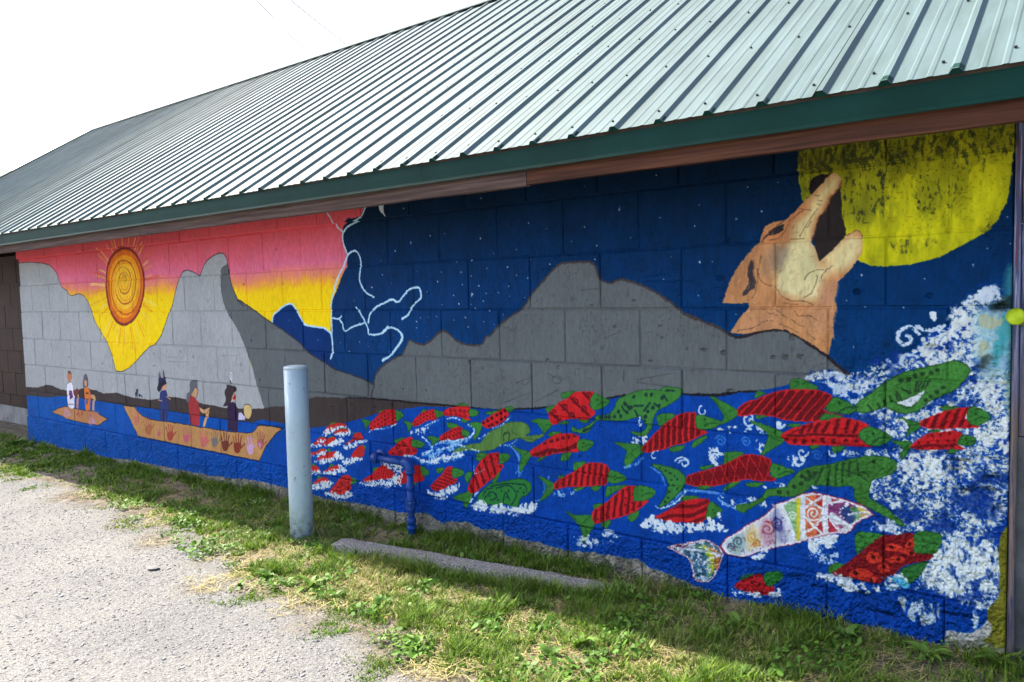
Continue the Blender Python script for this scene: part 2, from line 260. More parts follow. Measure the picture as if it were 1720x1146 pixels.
for i in range(60):                            # fur ticks
    q = rd('J', '%d,%d' % (mrng.integers(420, 980), mrng.integers(430, 720)))[0]
    line(np.array([q, q+[mrng.normal(3, 2), mrng.normal(3, 2)]]), [(150, 100, 70), (232, 196, 150), (120, 84, 64)][i % 3], .9, .5, sm=False, clip=ch)
for i in range(24):
    y = 290+i*16; x = np.interp(y, [290, 400, 470, 560, 650], [1026, 1006, 1014, 986, 996])
    q = rd('J', '%d,%d' % (x, y))[0]; line(np.array([q, q+[2.5, 5]]), (190, 140, 104), 1.6, .8, sm=False)
# ---- left canoe and paddlers
SK = (214, 150, 104)
area(rd('W', '70,640 100,625 170,600 240,575 340,600 500,635 640,645 680,675 760,720 815,752 740,790 690,830 620,825 480,800 380,775 280,750 180,700 80,665'), (186, 130, 82), sm=False, edge=(36, 34, 40), ew=1.1)
def person(v, parts):
    for s, c in parts: area(rd(v, s), c, sm=len(s) > 70, vary=.04)
person('W', [('262,165 275,110 300,105 322,140 322,200 312,245 285,250 268,215', (190, 118, 80)), ('270,140 275,105 305,102 320,150 300,140', (90, 70, 58)), ('255,330 262,280 290,258 320,258 340,300 345,400 358,450 355,598 285,585 268,480', (226, 224, 228)), ('290,370 320,365 338,420 335,470 305,490 285,430', (112, 58, 110)), ('272,545 355,545 355,555 272,555', (150, 90, 84)), ('350,370 400,335 415,370 410,420 360,430', (116, 56, 48)), ('395,420 418,425 412,608 385,600', (196, 142, 92)),
    ('475,260 485,180 500,145 525,150 545,210 550,300 520,330 480,330', (96, 92, 98)), ('490,240 515,220 530,250 525,310 500,300', (204, 150, 112)), ('490,360 500,325 540,320 565,370 575,420 570,630 515,640 500,500', (216, 116, 44)), ('510,390 545,385 550,410 515,415', (90, 60, 60)), ('510,480 545,480 540,560 515,540', (90, 90, 120)), ('580,420 625,425 640,450 600,480 575,460', (200, 150, 110)), ('612,460 642,455 628,635 598,632', (208, 176, 120))])
for s in ['255,330 262,280 290,258 320,258 340,300 345,400', '395,420 385,600', '540,320 565,370 575,420']: line(rd('W', s), (60, 44, 80), .9, .8)
for q, c in [('260,670', (196, 150, 186)), ('440,690', (166, 74, 58)), ('560,690', (178, 104, 92)), ('600,780', (196, 146, 196)), ('640,690', (190, 120, 100))]:
    q = rd('W', q)[0]; u = np.linspace(0, 2*PI, 9)[:-1]; splash(np.stack([q[0]+6*np.cos(u), q[1]+7*np.sin(u)], 1), c, .75, .02, 6, 1, .8, 61)
# deer and animals
area(rd('W', '1170,400 1185,385 1190,350 1215,350 1212,400 1205,470 1195,430 1185,470 1175,430'), (46, 56, 78)); area(rd('W', '1222,420 1240,415 1270,440 1268,465 1255,445 1235,450 1225,460'), (46, 56, 78))
# ---- big canoe
can = np.vstack([rd('W', '1020,565 1165,580 1200,640 1270,700 1390,755 1719,800'), rd('X', '200,630 380,665 500,685 640,705 780,730 980,750 1040,740 1080,710 1110,665 1240,675 1370,700 1290,765 1240,830 1180,920 1125,1045 900,1005 600,940 300,880 0,815'), rd('W', '1480,1030 1215,975 1180,900 1110,750 1050,640')])
area(can, (190, 140, 84), sm=False, edge=(36, 34, 40), ew=1.2, vary=.07)
person('W', [('1480,190 1495,115 1510,175 1510,200 1550,190 1548,105 1562,105 1575,190 1590,290 1560,370 1540,330 1500,380 1460,350 1480,270', (44, 48, 80)), ('1530,330 1545,290 1590,285 1592,340 1560,370 1535,360', (214, 150, 116)), ('1470,310 1500,260 1540,240 1600,265 1560,290 1520,320 1480,390', (40, 36, 50)), ('1500,420 1530,370 1590,375 1610,480 1625,600 1600,770 1510,760 1500,600', (46, 58, 108))])
line(rd('W', '1490,190 1495,112'), (170, 120, 90), 1.6); line(rd('W', '1560,180 1558,100'), (150, 110, 90), 1.6); line(rd('W', '1480,495 1530,505'), (206, 170, 120), 1.6); line(rd('W', '1590,450 1640,480'), (206, 170, 120), 1.6)
person('X', [('375,290 375,220 400,185 440,182 460,210 462,280 450,380 385,400 350,420', (98, 100, 106)), ('365,480 375,360 340,420 345,330 380,300', (98, 100, 106)), ('395,335 440,260 468,285 460,340 440,370 400,350', (206, 156, 112)), ('362,440 380,345 430,365 470,420 485,500 482,670 385,660 372,540', (168, 54, 56)), ('480,470 530,500 590,475 590,500 545,545 490,520', (206, 156, 112)), ('562,510 590,515 540,685 518,680', (206, 160, 104)),
    ('820,215 805,150 815,90 830,110 832,170', (226, 230, 236)), ('750,300 770,260 775,235 830,240 870,262 870,300 840,340 820,400 790,450 730,460 760,400 750,340', (62, 50, 50)), ('825,370 860,290 870,330 865,400 835,410', (210, 180, 160)), ('835,360 860,335 868,370 850,395 832,385', (188, 54, 54)), ('775,470 800,420 850,415 880,480 895,530 890,735 785,720', (54, 36, 66)), ('895,530 920,530 970,585 960,612 892,608', (206, 200, 226)), ('948,520 955,460 990,440 1030,465 1035,540 1010,600 970,590', (214, 184, 120))])
line(rd('X', '948,520 955,460 990,440 1030,465 1035,540 1010,600 970,590 948,520'), (40, 36, 44), 1.2); line(rd('X', '818,215 812,190'), (30, 30, 36), 3); line(rd('X', '818,170 820,120'), (60, 60, 70), 1.2)
line(rd('X', '440,260 468,285 455,340'), (60, 48, 44), 1); line(rd('X', '470,410 490,520 545,548 585,500'), (70, 50, 44), 1)
def hand(q, h, c, tilt=0.0, al=.85):
    def P_(x, y): return np.array([q[0]+h*(x*np.cos(tilt)-y*np.sin(tilt))*.62, q[1]+h*(x*np.sin(tilt)+y*np.cos(tilt))])
    area(np.array([P_(-.28, .0), P_(.28, -.02), P_(.3, .25), P_(.15, .5), P_(-.15, .5), P_(-.3, .25)]), c, al, rough=1.0)
    for x0, y0, x1, y1 in [(-.25, 0, -.36, -.36), (-.08, -.04, -.12, -.5), (.1, -.04, .12, -.48), (.25, 0, .34, -.36), (.28, .25, .62, .02)]:
        line(np.array([P_(x0, y0), P_(x1, y1)]), c, h*.085, al, sm=False, rough=.4)
for q, h, c, ti in [('50,735', 14, (196, 92, 110), 0), ('165,740', 27, (158, 62, 48), -.1), ('340,770', 24, (206, 92, 116), 0), ('530,800', 28, (200, 96, 100), .1), ('645,805', 28, (110, 112, 112), 0), ('755,840', 30, (104, 42, 36), 0), ('885,860', 32, (128, 44, 34), 0), ('1020,880', 30, (204, 160, 204), -.2), ('1140,820', 28, (150, 70, 70), .15), ('1130,860', 14, (206, 130, 150), 0)]:
    hand(rd('X', q)[0], h, c, ti)
for q, h, c, ti in [('1190,720', 26, (196, 108, 104), -.1), ('1350,840', 28, (164, 76, 56), -.25), ('1640,930', 26, (160, 66, 56), 0)]: hand(rd('W', q)[0], h, c, ti, .6)
# ---- fish
def fish(v, body, head='', fins=(), pat=None, red=RED, hv=None):
    for f in fins: area(rd(v, f), GRN, vary=.14, edge=DGRN, ew=.9); bm_ = rd(v, f); finlines(bm_)
    q = rd(v, body); area(q, red, vary=.1, rough=.3); cl = mask_of(q)
    if pat: pat(v, q, cl)
    if head:
        hq = rd(v, head); area(hq, GRN, vary=.12, edge=DGRN, ew=1.0); c = hq.mean(0); w = np.ptp(hq[:, 0])
        dots([c+[-w*.1, -w*.12]], (28, 64, 34), max(.7, w*.05))
        if w > 14: line(np.array([c+[w*.4, w*.02], c+[w*.1, w*.02], c+[-w*.12, w*.16]]), DGRN, max(.8, w*.045))
def finlines(q):
    c = q.mean(0); cl = mask_of(q); w = np.ptp(q, 0).max()
    if w < 9: return
    for p in q[::2]: line(np.array([c+(p-c)*.15, c+(p-c)*.85]), DGRN, max(.7, w*.03), .75, sm=False, clip=cl)
def axes(q):
    c = q.mean(0); e, vec = np.linalg.eigh(np.cov((q-c).T)); a = vec[:, 1]; a = a if a[0] > 0 else -a; n = np.array([-a[1], a[0]]); n = n if n[1] > 0 else -n
    u = (q-c)@a; w = (q-c)@n; return c, a, n, u.min(), u.max(), w.min(), w.max()
def stripes(n, slant=0.0, wd=.5, c=DRED, base=None):
    def f(v, q, cl):
        c0, a, nn, u0, u1, w0, w1 = axes(smooth(q)); st = (u1-u0)/n
        for i in range(n):
            u = u0+(i+.55)*st
            line(np.array([c0+a*(u+slant*(w1-w0)*.5)+nn*w0*.82, c0+a*(u-slant*(w1-w0)*.5)+nn*w1*.82]), c, st*wd, .95, sm=False, rough=.35, clip=inset(q, 1.6))
    return f
def inset(q, k):
    b, m = mask_of(q); t = tex(smooth(q)); return b, np.clip(.5-(dist(t, True, b)+k*pxsize(q)), 0, 1)
def spots(n, m, r, c=DRED, ring=None, jit=.15):
    def f(v, q, cl):
        c0, a, nn, u0, u1, w0, w1 = axes(smooth(q)); ci = inset(q, 1.0); P_ = []
        for i in range(n):
            for j in range(m): P_.append(c0+a*(u0+(i+.5+.5*(j % 2)+mrng.normal(0, jit*.5))*(u1-u0)/n)+nn*(w0+(j+.5)*(w1-w0)/m))
        dots(P_, c, r, ci, ring)
    return f
def diamonds(n):
    def f(v, q, cl):
        area(q, (122, 18, 26), vary=.08); line(np.vstack([q, q[:1]]), RED, 2.4, clip=cl)
        c0, a, nn, u0, u1, w0, w1 = axes(smooth(q)); st = (u1-u0)/n; a2 = a*1; h = (w1-w0)*.5
        for i in range(-1, n+1):
            u = u0+i*st
            for sg in (-1, 1): line(np.array([c0+a2*(u)+nn*h*sg, c0+a2*(u+st*1.05)-nn*h*sg]), (206, 44, 44), 1.5, sm=False, clip=cl)
        for i in range(n): z = c0+a*(u0+(i+.5)*st); curl('Z', z[0], z[1], st*.32, 1.6, (84, 14, 22), 1.1, clip=cl)
    return f
def swirls(n, r):
    def f(v, q, cl):
        c0, a, nn, u0, u1, w0, w1 = axes(smooth(q))
        for i in range(n):
            for j in (-.4, .35): z = c0+a*(u0+(i+.6+.3*j)*(u1-u0)/n)+nn*j*(w1-w0)*.5; curl('Z', z[0], z[1], r, 1.3, DRED, r*.42, a0=2.2*i, flip=1 if j > 0 else -1, clip=inset(q, 1))
    return f
def waves(n, wd=.42):
    def f(v, q, cl):
        c0, a, nn, u0, u1, w0, w1 = axes(smooth(q)); ci = inset(q, 1.2)
        for j in range(n):
            w = w0+(j+.7)*(w1-w0)/n; u = np.linspace(u0, u1, 30)
            line(c0+a*u[:, None]+nn*(w+np.sin(u/(u1-u0)*9+j)*(w1-w0)*.06)[:, None], DRED, (w1-w0)/n*wd, .9, sm=False, clip=ci, rough=.5)
    return f
def combine(*fs):
    def f(v, q, cl):
        for g in fs: g(v, q, cl)
    return f
# water swishes behind the fish
for v, s, w, c in [('O', '30,470 60,560 50,640 80,580', 4, (70, 140, 214)), ('O', '-5,440 45,520 45,590 30,620', 3, (120, 180, 230)), ('O', '250,640 240,720 200,790 160,800', 3, (90, 150, 220)), ('R', '1460,640 1530,760 1550,880 1520,980', 4, (80, 150, 220)), ('P', '1640,640 1665,720 1640,790 1600,800', 3, (70, 140, 214)), ('O', '930,580 1000,630 1030,700', 3, (90, 150, 220)), ('S', '0,190 80,130 150,50 230,20 450,40 600,60', 3.6, (120, 180, 230)), ('S', '560,110 640,180 760,220', 4, (140, 190, 232))]:
    line(rd(v, s), c, w, .7, rough=1.5, dry=.25)
# white curls in the water
for v, cx, cy, r, tn, a0, fl, w in [('O', 1290, 205, 42, .8, 4.4, -1, 2.6), ('O', 1600, 270, 44, 1.1, 4.0, -1, 3.4), ('O', 960, 510, 40, .6, 5.2, -1, 2.2), ('O', 1150, 555, 52, .9, 3.4, 1, 3.2), ('O', 1370, 520, 40, .6, 3.2, 1, 3.0), ('L', 0, 640, 40, .7, 3.4, 1, 3), ('L', 440, 330, 46, .8, 2.2, 1, 3), ('L', 640, 370, 30, .9, .2, 1, 4), ('L', 1000, 560, 34, .7, 3.6, -1, 4), ('L', 790, 560, 42, .9, 0, 1, 3.4), ('L', 760, 610, 40, .6, .6, 1, 4)]:
    curl(v, cx, cy, r, tn, (206, 222, 234), w, a0, fl, alpha=.9, rough=1.0, dry=.15)
for v, cx, cy, r in [('O', 1400, 405, 40), ('O', 1575, 410, 34), ('L', 235, 480, 38), ('L', 410, 490, 36), ('L', 890, 580, 36), ('L', 335, 250, 1)]: curl(v, cx, cy, r, 1.5, (62, 126, 206), 1.5, 3.6, alpha=.8)
for v, s, dn in [('O', '850,235 870,235 880,290 845,285', .7), ('O', '815,375 900,365 900,415 820,415', .9), ('L', '240,400 540,380 560,420 330,420', .45), ('L', '170,540 260,560 250,640 180,640', .6), ('L', '470,480 530,520 500,560', .6), ('L', '620,340 680,390 640,400', .9), ('L', '700,600 800,600 790,640 720,640', .9), ('L', '540,780 660,780 640,800 560,800', .5), ('R', '60,480 160,400 260,360 330,440 230,450 140,475', 1.0), ('L', '390,860 520,880 620,930 480,900', .5), ('L', '240,860 380,890 420,930 260,900', .5)]:
    splash(rd(v, s), WHT, dn, .016, 8, 1, .9, 23)
F = fish
F('P', '485,320 483,290 520,250 570,200 610,192 655,195 665,230 662,290 600,300 530,320 495,330', '660,200 700,210 715,235 690,255 665,270', ['550,215 555,195 600,195 560,225', '430,260 480,265 490,280 470,300 460,330 450,290'], spots(8, 5, 1.5))
F('P', '775,295 775,270 820,225 880,195 920,192 935,235 930,260 870,270 820,295 785,305', '920,195 965,205 985,225 965,240 935,245', ['830,215 840,195 870,195 845,212', '710,270 770,280 775,300 750,330 740,350 735,300'], spots(8, 4, 1.4))
F('P', '975,220 985,195 1040,175 1110,170 1155,180 1150,240 1165,262 1110,255 1050,235 1000,238', '1155,190 1195,195 1215,210 1200,235 1155,235', ['1085,150 1120,150 1150,170 1090,172', '1100,258 1160,262 1110,280'], swirls(6, 3.4))
F('P', '1240,300 1240,275 1290,235 1340,205 1395,180 1415,215 1420,235 1370,280 1310,310 1270,318', '1395,178 1440,172 1455,190 1420,210', ['1260,215 1340,195 1380,185 1300,225', '1150,285 1240,290 1200,390 1180,380 1195,330'], spots(6, 2, 2.8, ring=(60, 14, 20)))
F('P', '955,395 960,370 1000,340 1060,310 1105,308 1100,350 1120,385 1050,395 1000,400 970,405', '1105,325 1150,340 1150,370 1110,365', ['1010,280 1090,300 1020,320 1005,300', '870,375 950,378 955,395 920,420 910,450 900,410'], combine(stripes(7, -.4, .22), spots(7, 3, 1.5)))
F('P', '610,490 620,465 680,410 740,380 775,385 765,440 805,460 790,495 740,505 640,500', '770,400 830,405 855,425 820,450 770,440', ['650,395 720,380 670,415 655,410'], swirls(4, 4.6))
F('P', '445,665 500,625 550,575 590,565 640,605 655,640 600,660 540,665 470,680', '', ['505,590 540,580 525,610 508,608'], spots(12, 6, 1.0))
F('P', '670,690 690,630 750,580 825,565 835,620 855,650 830,675 760,680 690,692', '830,570 880,600 885,625 850,640 835,625', ['760,680 800,685 790,700'], spots(12, 8, .9))
F('P', '900,715 905,690 960,640 1005,580 1048,578 1040,640 1075,655 1070,680 1030,700 980,730 930,738', '1045,580 1120,605 1095,640 1045,640', ['935,590 990,585 960,620 940,615'], combine(stripes(7, -.6, .3), spots(9, 5, .8)))
F('P', '1150,735 1150,710 1180,640 1215,560 1270,500 1325,480 1355,490 1350,550 1390,570 1340,630 1260,700 1180,755', '1360,490 1420,495 1425,515 1385,555 1355,545', ['1200,490 1270,487 1240,530 1205,530', '1340,630 1365,600 1355,650 1320,690 1310,670', '1130,630 1175,610 1160,670 1145,690', '1050,780 1150,740 1180,760 1140,850 1110,810'], combine(stripes(6, .5, .4), spots(5, 2, 1.4)))
area(rd('P', '1210,810 1240,740 1320,685 1420,670 1500,655 1560,680 1575,720 1550,760 1500,790 1470,845 1390,820 1350,835'), (46, 124, 54), edge=DGRN, ew=1.4)
for s in ['1260,790 1300,740 1340,780 1300,800', '1340,720 1400,700 1450,720 1470,770 1440,830', '1380,810 1400,750 1430,800', '1300,710 1380,690 1460,690', '1470,690 1530,700 1540,740', '1250,770 1270,730 1310,720']: line(rd('P', s), (18, 62, 52), 2.6, .9)
dots(rd('P', '1330,760 1370,740 1420,740 1350,800 1410,780 1500,720 1520,750 1480,740 1290,770'), (18, 62, 52), 1.8)
splash(rd('P', '1170,840 1210,810 1270,815 1330,840 1400,825 1440,850 1580,850 1590,870 1500,890 1300,875'), WHT, 1.1, .018, 7, 1.5, .95, 24)
area(rd('P', '1140,430 1220,420 1250,390 1280,350 1340,320 1385,290 1440,278 1520,280 1558,310 1560,345 1530,365 1580,370 1650,355 1640,375 1560,410 1490,385 1430,400 1370,425 1310,460 1240,475 1190,470 1110,470 1050,495 1040,480 1090,445'), (88, 128, 62), vary=.12, edge=(60, 92, 46), ew=1)
for s in ['1395,345 1380,360 1385,400', '1410,345 1420,360 1418,400', '1380,365 1400,350']: line(rd('P', s), (40, 70, 46), 2.6)
line(rd('P', '1440,345 1500,380 1580,395'), (52, 84, 44), 1.4)
# big breaking wave in the middle
for s, w in [('840,490 900,460 925,430 985,400 1050,405 1120,388 1165,370 1185,335 1172,308 1150,295', 4.2), ('840,375 885,420 905,450 870,490 840,500', 4.4), ('930,470 1000,450 1070,430 1120,440', 3.6), ('830,540 900,545 960,520 1040,515 1100,505', 4.6), ('1040,490 1090,480 1135,465', 3.4), ('720,500 780,505 830,530 880,540', 4.4), ('1165,460 1215,470', 2.6), ('1360,432 1430,428 1470,395', 2.6), ('860,300 920,275 950,258', 2.6), ('1000,255 1040,245 1090,262', 2.4), ('480,345 500,325 560,320 620,310 668,285', 1.6), ('1310,318 1370,295 1430,240', 2.0), ('1220,385 1260,365 1300,340', 1.6), ('1160,820 1190,770 1220,745', 2.6), ('1185,570 1195,620 1260,590', 1.6)]:
    q = rd('P', s); line(q+[0, 1], (70, 150, 216), w*1.3, .6, rough=2.2, dry=.3); line(q, (224, 234, 240), w*.62, .9, rough=1.8, dry=.3)
splash(rd('P', '880,470 960,420 1080,400 1150,390 1100,440 980,490 900,520'), (150, 204, 236), .6, .02, 8, 1, .8, 25)
splash(rd('P', '840,540 960,500 1100,490 1090,520 900,550'), WHT, .75, .016, 7, 1, .9, 26)
# frothy shoal of small fish by the post
for bd, fm, gr in [('180,335 210,300 260,280 310,285 330,305 270,310 220,335 185,350', '165,355 220,320 300,305 320,315 240,345 200,365', '215,300 225,278 260,280'), ('240,350 280,325 340,325 350,345 300,350', '235,358 300,345 345,335 340,320 368,350 330,368 270,368', '280,325 300,315 330,320'), ('110,430 120,410 150,402 165,415', '85,440 130,425 165,425 150,438', ''), ('130,400 150,380 185,375 192,395', '140,405 190,390 185,410', '150,375 175,372 165,378'), ('165,430 200,390 250,375 262,395 210,425', '160,435 210,425 262,395 300,390 310,410 250,435', '205,385 230,370 245,376'), ('330,420 370,390 380,360 420,342 437,370 440,390 390,400 340,425', '305,445 350,420 400,405 455,392 460,405 400,430 340,455', '365,360 390,345 400,350'), ('130,530 180,490 250,470 265,490 240,520 170,530', '120,540 180,525 240,510 260,470 300,490 315,515 250,535 170,555', '195,475 210,450 230,470'), ('85,500 100,480 130,478 125,495', '82,508 130,495 140,505', ''), ('130,490 150,460 180,455 190,470 150,490', '130,495 190,470 195,485 140,505', '140,462 160,452 180,455'), ('360,515 390,460 430,430 455,450 450,500 400,515', '300,545 360,515 440,510 445,530 380,545 330,565', '430,430 470,440 455,465'), ('85,600 90,575 130,570 155,600 150,610', '85,612 150,605 160,615 110,625', '95,570 110,550 125,565'), ('180,610 220,580 280,565 285,590 230,605', '165,620 230,600 280,590 285,565 335,600 300,612 220,630', '215,578 230,555 250,568'), ('115,690 150,655 190,648 225,675 170,685', '95,715 130,685 180,675 220,670 245,690 180,725', '135,655 150,635 170,648'), ('220,745 260,690 300,640 335,630 362,645 365,700 370,720 340,750 280,765', '190,755 230,740 290,760 350,740 380,770 300,790 230,775', '362,645 400,665 385,690 365,690')]:
    if gr: area(rd('P', gr), GRN)
    q = rd('P', bd); area(q, (196, 44, 42), rough=.5); splash(rd('P', fm), WHT, 1.15, .014, 5, 1, .95, 27)
    if len(bd) > 60: dots(q.mean(0)+mrng.normal(0, 3, (5, 2)), DRED, .9, mask_of(q))
splash(rd('P', '420,685 470,678 600,665 660,640 690,690 600,710 480,700'), WHT, 1.0, .014, 6, 1, .95, 28); splash(rd('P', '560,530 620,530 720,550 690,575 600,580'), WHT, .9, .014, 6, 1, .95, 29); splash(rd('P', '640,575 700,560 700,690 670,690 655,630'), WHT, .6, .014, 6, 1, .9, 30)
splash(rd('P', '870,735 930,745 1000,725 1080,680 1075,720 1010,775 930,785'), WHT, 1.15, .014, 6, 1, .95, 31)
F('O', '250,250 245,220 290,170 370,115 450,70 545,72 550,85 530,140 525,170 565,215 500,260 420,255 350,265 290,295 260,280', '550,85 610,110 655,130 640,160 570,195 530,165', ['345,75 430,70 370,110 340,110', '130,265 240,255 275,290 230,340 210,350 180,300', '440,265 520,262 490,285', '310,292 370,270 380,288', '230,185 290,165 250,215'], combine(swirls(4, 6.2), stripes(4, -.3, .2)))
F('O', '120,490 130,460 180,430 250,380 310,355 400,355 455,380 440,435 450,475 380,475 300,490 220,505 150,512', '460,395 530,400 550,420 510,465 460,470 440,435', ['240,360 270,342 340,345 260,370', '0,440 60,460 110,475 130,500 100,550 60,610 50,550 60,500', '340,490 400,480 370,530 330,540', '180,520 230,505 170,550'], combine(waves(1, .16), spots(8, 2, 3.4)))
F('O', '875,475 870,450 900,415 960,350 1010,305 1070,260 1140,215 1230,207 1240,225 1238,310 1310,345 1260,370 1180,410 1100,430 1000,465 920,482', '1240,230 1330,245 1400,270 1385,300 1300,330 1240,310', ['985,230 1100,222 1060,265 990,310 985,280', '690,415 780,420 870,430 880,480 830,520 770,590 755,530 770,470', '1060,450 1160,430 1110,475 1065,470', '1215,410 1300,365 1290,400 1210,455'], stripes(10, .45, .62))
frog = '700,145 730,110 830,70 940,55 1010,65 1010,50 1050,38 1130,45 1140,90 1100,130 1050,165 1000,190 970,220 945,290 915,350 870,370 810,355 805,335 850,345 890,330 905,300 880,260 870,235 840,240 770,262 680,270 600,265 560,275 520,335 470,352 410,340 405,310 440,325 490,310 550,270 570,235 650,225 690,180'
area(rd('O', frog), (62, 126, 54), vary=.1, edge=(34, 74, 40), ew=1.2); fc = mask_of(rd('O', frog))
dots(rd('O', '600,245 630,245 655,245 690,240 735,235 775,210 800,175 900,240 915,205 895,270 950,180 990,165 1010,110 720,205 760,150 820,105 900,90 940,90'), (28, 60, 52), 3.2, fc)
for s in ['820,165 880,165', '890,200 930,145', '770,150 790,190', '740,170 760,200', '960,150 990,180', '830,200 850,240', '1040,65 1090,60', '1020,95 1040,130', '520,320 560,290', '480,335 510,325']: line(rd('O', s), (28, 60, 52), 4, sm=False, clip=fc)
F('O', '285,715 290,680 350,640 430,600 500,555 560,550 630,560 655,590 645,690 580,700 480,710 360,715 300,728', '660,600 720,615 770,650 730,680 650,680', ['420,545 500,545 450,590 415,605', '180,640 240,660 285,690 280,730 240,780 190,805 220,750 235,700', '420,720 500,712 440,740', '530,710 600,705 570,740', '310,640 350,630 330,655'], stripes(9, .35, .5))
F('O', '540,880 560,860 640,810 700,760 760,710 835,705 830,740 820,805 915,800 900,830 830,880 740,910 650,930 590,955 560,955 545,930', '840,705 920,710 970,740 920,795 820,800', ['640,720 660,705 780,700 700,740 640,780', '360,870 430,900 540,900 560,960 520,1030 490,1090 475,1010 430,940', '780,910 860,870 840,920 805,945', '600,960 670,930 640,990', '550,830 620,820 560,860'], combine(stripes(8, .5, .45), spots(6, 4, 1.6)))
F('O', '965,910 1040,870 1110,830 1180,795 1280,785 1330,800 1320,870 1300,930 1260,955 1180,950 1080,950 1000,930', '1335,810 1400,850 1410,875 1350,920 1305,920', ['1140,775 1220,765 1260,785 1150,810'], combine(waves(3), spots(9, 4, .9)))
splash(rd('O', '870,960 940,905 1000,930 1100,950 1250,960 1320,930 1400,890 1400,950 1440,1000 1250,1000 1100,1020 960,1000'), WHT, 1.15, .016, 8, 1, .95, 32)
splash(rd('O', '0,850 60,840 160,820 150,870 60,900 0,890'), WHT, .9, .016, 8, 1, .95, 33); splash(rd('O', '400,1060 470,1050 600,1010 740,1020 660,1080 480,1110'), WHT, .55, .02, 9, 1, .85, 34); splash(rd('O', '270,740 320,735 440,740 320,775'), (150, 190, 226), .6, .016, 6, 1, .9, 35)
line(rd('O', '970,840 1000,850 1080,830 1170,740'), (200, 222, 236), 2.6, rough=1.2, dry=.2); line(rd('O', '760,580 830,560 880,520'), (110, 170, 226), 4, .8, rough=2, dry=.3)
# splashing surf at the right end
SURF = np.vstack([rd('K', '1560,170 1480,175 1400,215 1320,270 1330,300 1250,310 1240,400 1210,500 1100,520 1040,560 1080,640 1000,650 900,640 780,680 700,700 640,740 520,760 300,770 400,800 560,850 700,880 650,960 600,1010'), rd('M', '420,40 560,60 820,120 860,170 840,230 500,240 700,270 870,290 700,400 690,470 720,560 900,650 760,690 780,760 1180,800 1130,920 1080,960 1000,1140'), rd('N', '1000,480 1060,500 1200,570 1400,630 1480,640 1560,560 1550,300 1520,100 1600,0'), rd('K', '1640,1100 1640,320 1580,250')])
splash(SURF, (222, 231, 228), .62, .022, 12, 1.0, .95, 51); splash(SURF, (214, 222, 206), .55, .007, 8, 1.0, .9, 52); splash(SURF, (12, 60, 150), .42, .009, 26, 1.0, .75, 50); splash(SURF, (10, 52, 136), .3, .06, 30, 1.0, .8, 49)
for s, dn in [('K', '1250,310 1400,310 1420,500 1380,640 1350,760 1300,800 1240,700 1230,560'), ('K', '1000,560 1240,470 1240,740 1060,700'), ('K', '1320,800 1640,800 1620,1140 1480,1140'), ('M', '1010,0 1240,130 1420,200 1620,250 1620,30'), ('M', '900,280 1200,260 1160,460 960,480')]:
    splash(rd(s, dn), (224, 232, 226), .74, .015, 14, 1, .95, 53)
splash(rd('M', '1120,800 1500,860 1500,1000 1300,1100 1130,1100'), (222, 232, 226), .78, .018, 14, 2, .95, 54)
splash(rd('N', '1080,330 1500,220 1520,480 1350,540 1220,560 1060,470'), (222, 232, 226), .7, .016, 12, 2.2, .95, 55); splash(rd('N', '860,520 1000,560 1120,580 1150,700 1030,740 940,670'), (206, 222, 226), .55, .018, 9, 2.5, .9, 56); splash(rd('N', '1330,600 1400,610 1390,760 1360,740'), (206, 222, 226), .7, .018, 7, 2, .9, 57)
area(rd('K', '1400,330 1640,320 1640,560 1620,700 1560,780 1430,790 1420,700 1390,650 1400,560'), (160, 200, 204), .85, soft=14, vary=.2, rough=3)
splash(rd('K', '1500,380 1640,360 1600,600 1560,700 1480,560'), (60, 160, 166), .6, .05, 16, 2, .8, 58); splash(rd('K', '1420,330 1640,330 1560,380 1500,520 1440,640'), (184, 190, 150), .6, .04, 14, 1, .8, 59)
area(rd('K', '1600,60 1650,30 1650,300 1600,240'), (60, 140, 146), .8, soft=8, rough=2); area(rd('K', '1500,290 1640,230 1650,320 1500,330'), (24, 42, 40), .85, soft=6, rough=3)
area(rd('K', '1640,340 1620,600 1600,900 1640,1140 1660,1140 1660,340'), (62, 116, 100), .7, soft=8, rough=2.5)
area(rd('K', '1420,680 1440,650 1470,640 1560,640 1500,660 1440,720'), (70, 84, 70), .8, soft=5, rough=2)
curl('K', 930, 510, 85, 1.15, (206, 220, 232), 6, -.4, -1, rough=2.4, dry=.22); line(rd('K', '1000,440 1090,460 1180,430'), (206, 220, 232), 7, rough=3, dry=.25); curl('K', 940, 690, 80, .6, (196, 214, 228), 5, 5.6, -1, rough=2.4, dry=.25)
splash(rd('K', '1080,335 1120,335 1130,380 1110,390'), WHT, 1.2, .02, 4, 1, .95, 60); splash(rd('K', '1320,270 1420,200 1490,170 1560,175 1560,240 1440,275 1340,285'), (206, 218, 226), .85, .02, 9, 1, .95, 62)
splash(rd('J', '860,905 960,900 1060,915 1120,930 1000,950 830,950'), (206, 220, 230), .9, .016, 6, 1, .9, 63); splash(rd('J', '960,960 1140,980 1330,960 1200,1100 1040,1080 980,1020'), (206, 220, 230), .65, .02, 10, 1, .9, 64)
splash(rd('N', '280,180 330,150 480,150 440,220 360,250 280,265'), WHT, 1.3, .02, 5, 1, .97, 65); splash(rd('N', '280,260 460,240 470,330 340,330'), (190, 210, 230), .4, .012, 8, 1, .9, 66)
F('L', '355,290 360,265 400,230 500,195 600,155 700,135 850,135 920,145 1000,185 960,240 945,275 1060,305 1010,330 920,350 800,350 680,340 580,315 480,305 370,318', '1005,195 1080,215 1140,245 1160,270 1100,295 1000,285 950,265', ['175,185 250,215 350,270 355,310 300,350 240,372 260,330 245,280', '720,75 760,65 830,85 900,130 720,135', '475,160 500,150 545,165 470,195', '480,310 560,315 490,335'], stripes(11, .75, .55))
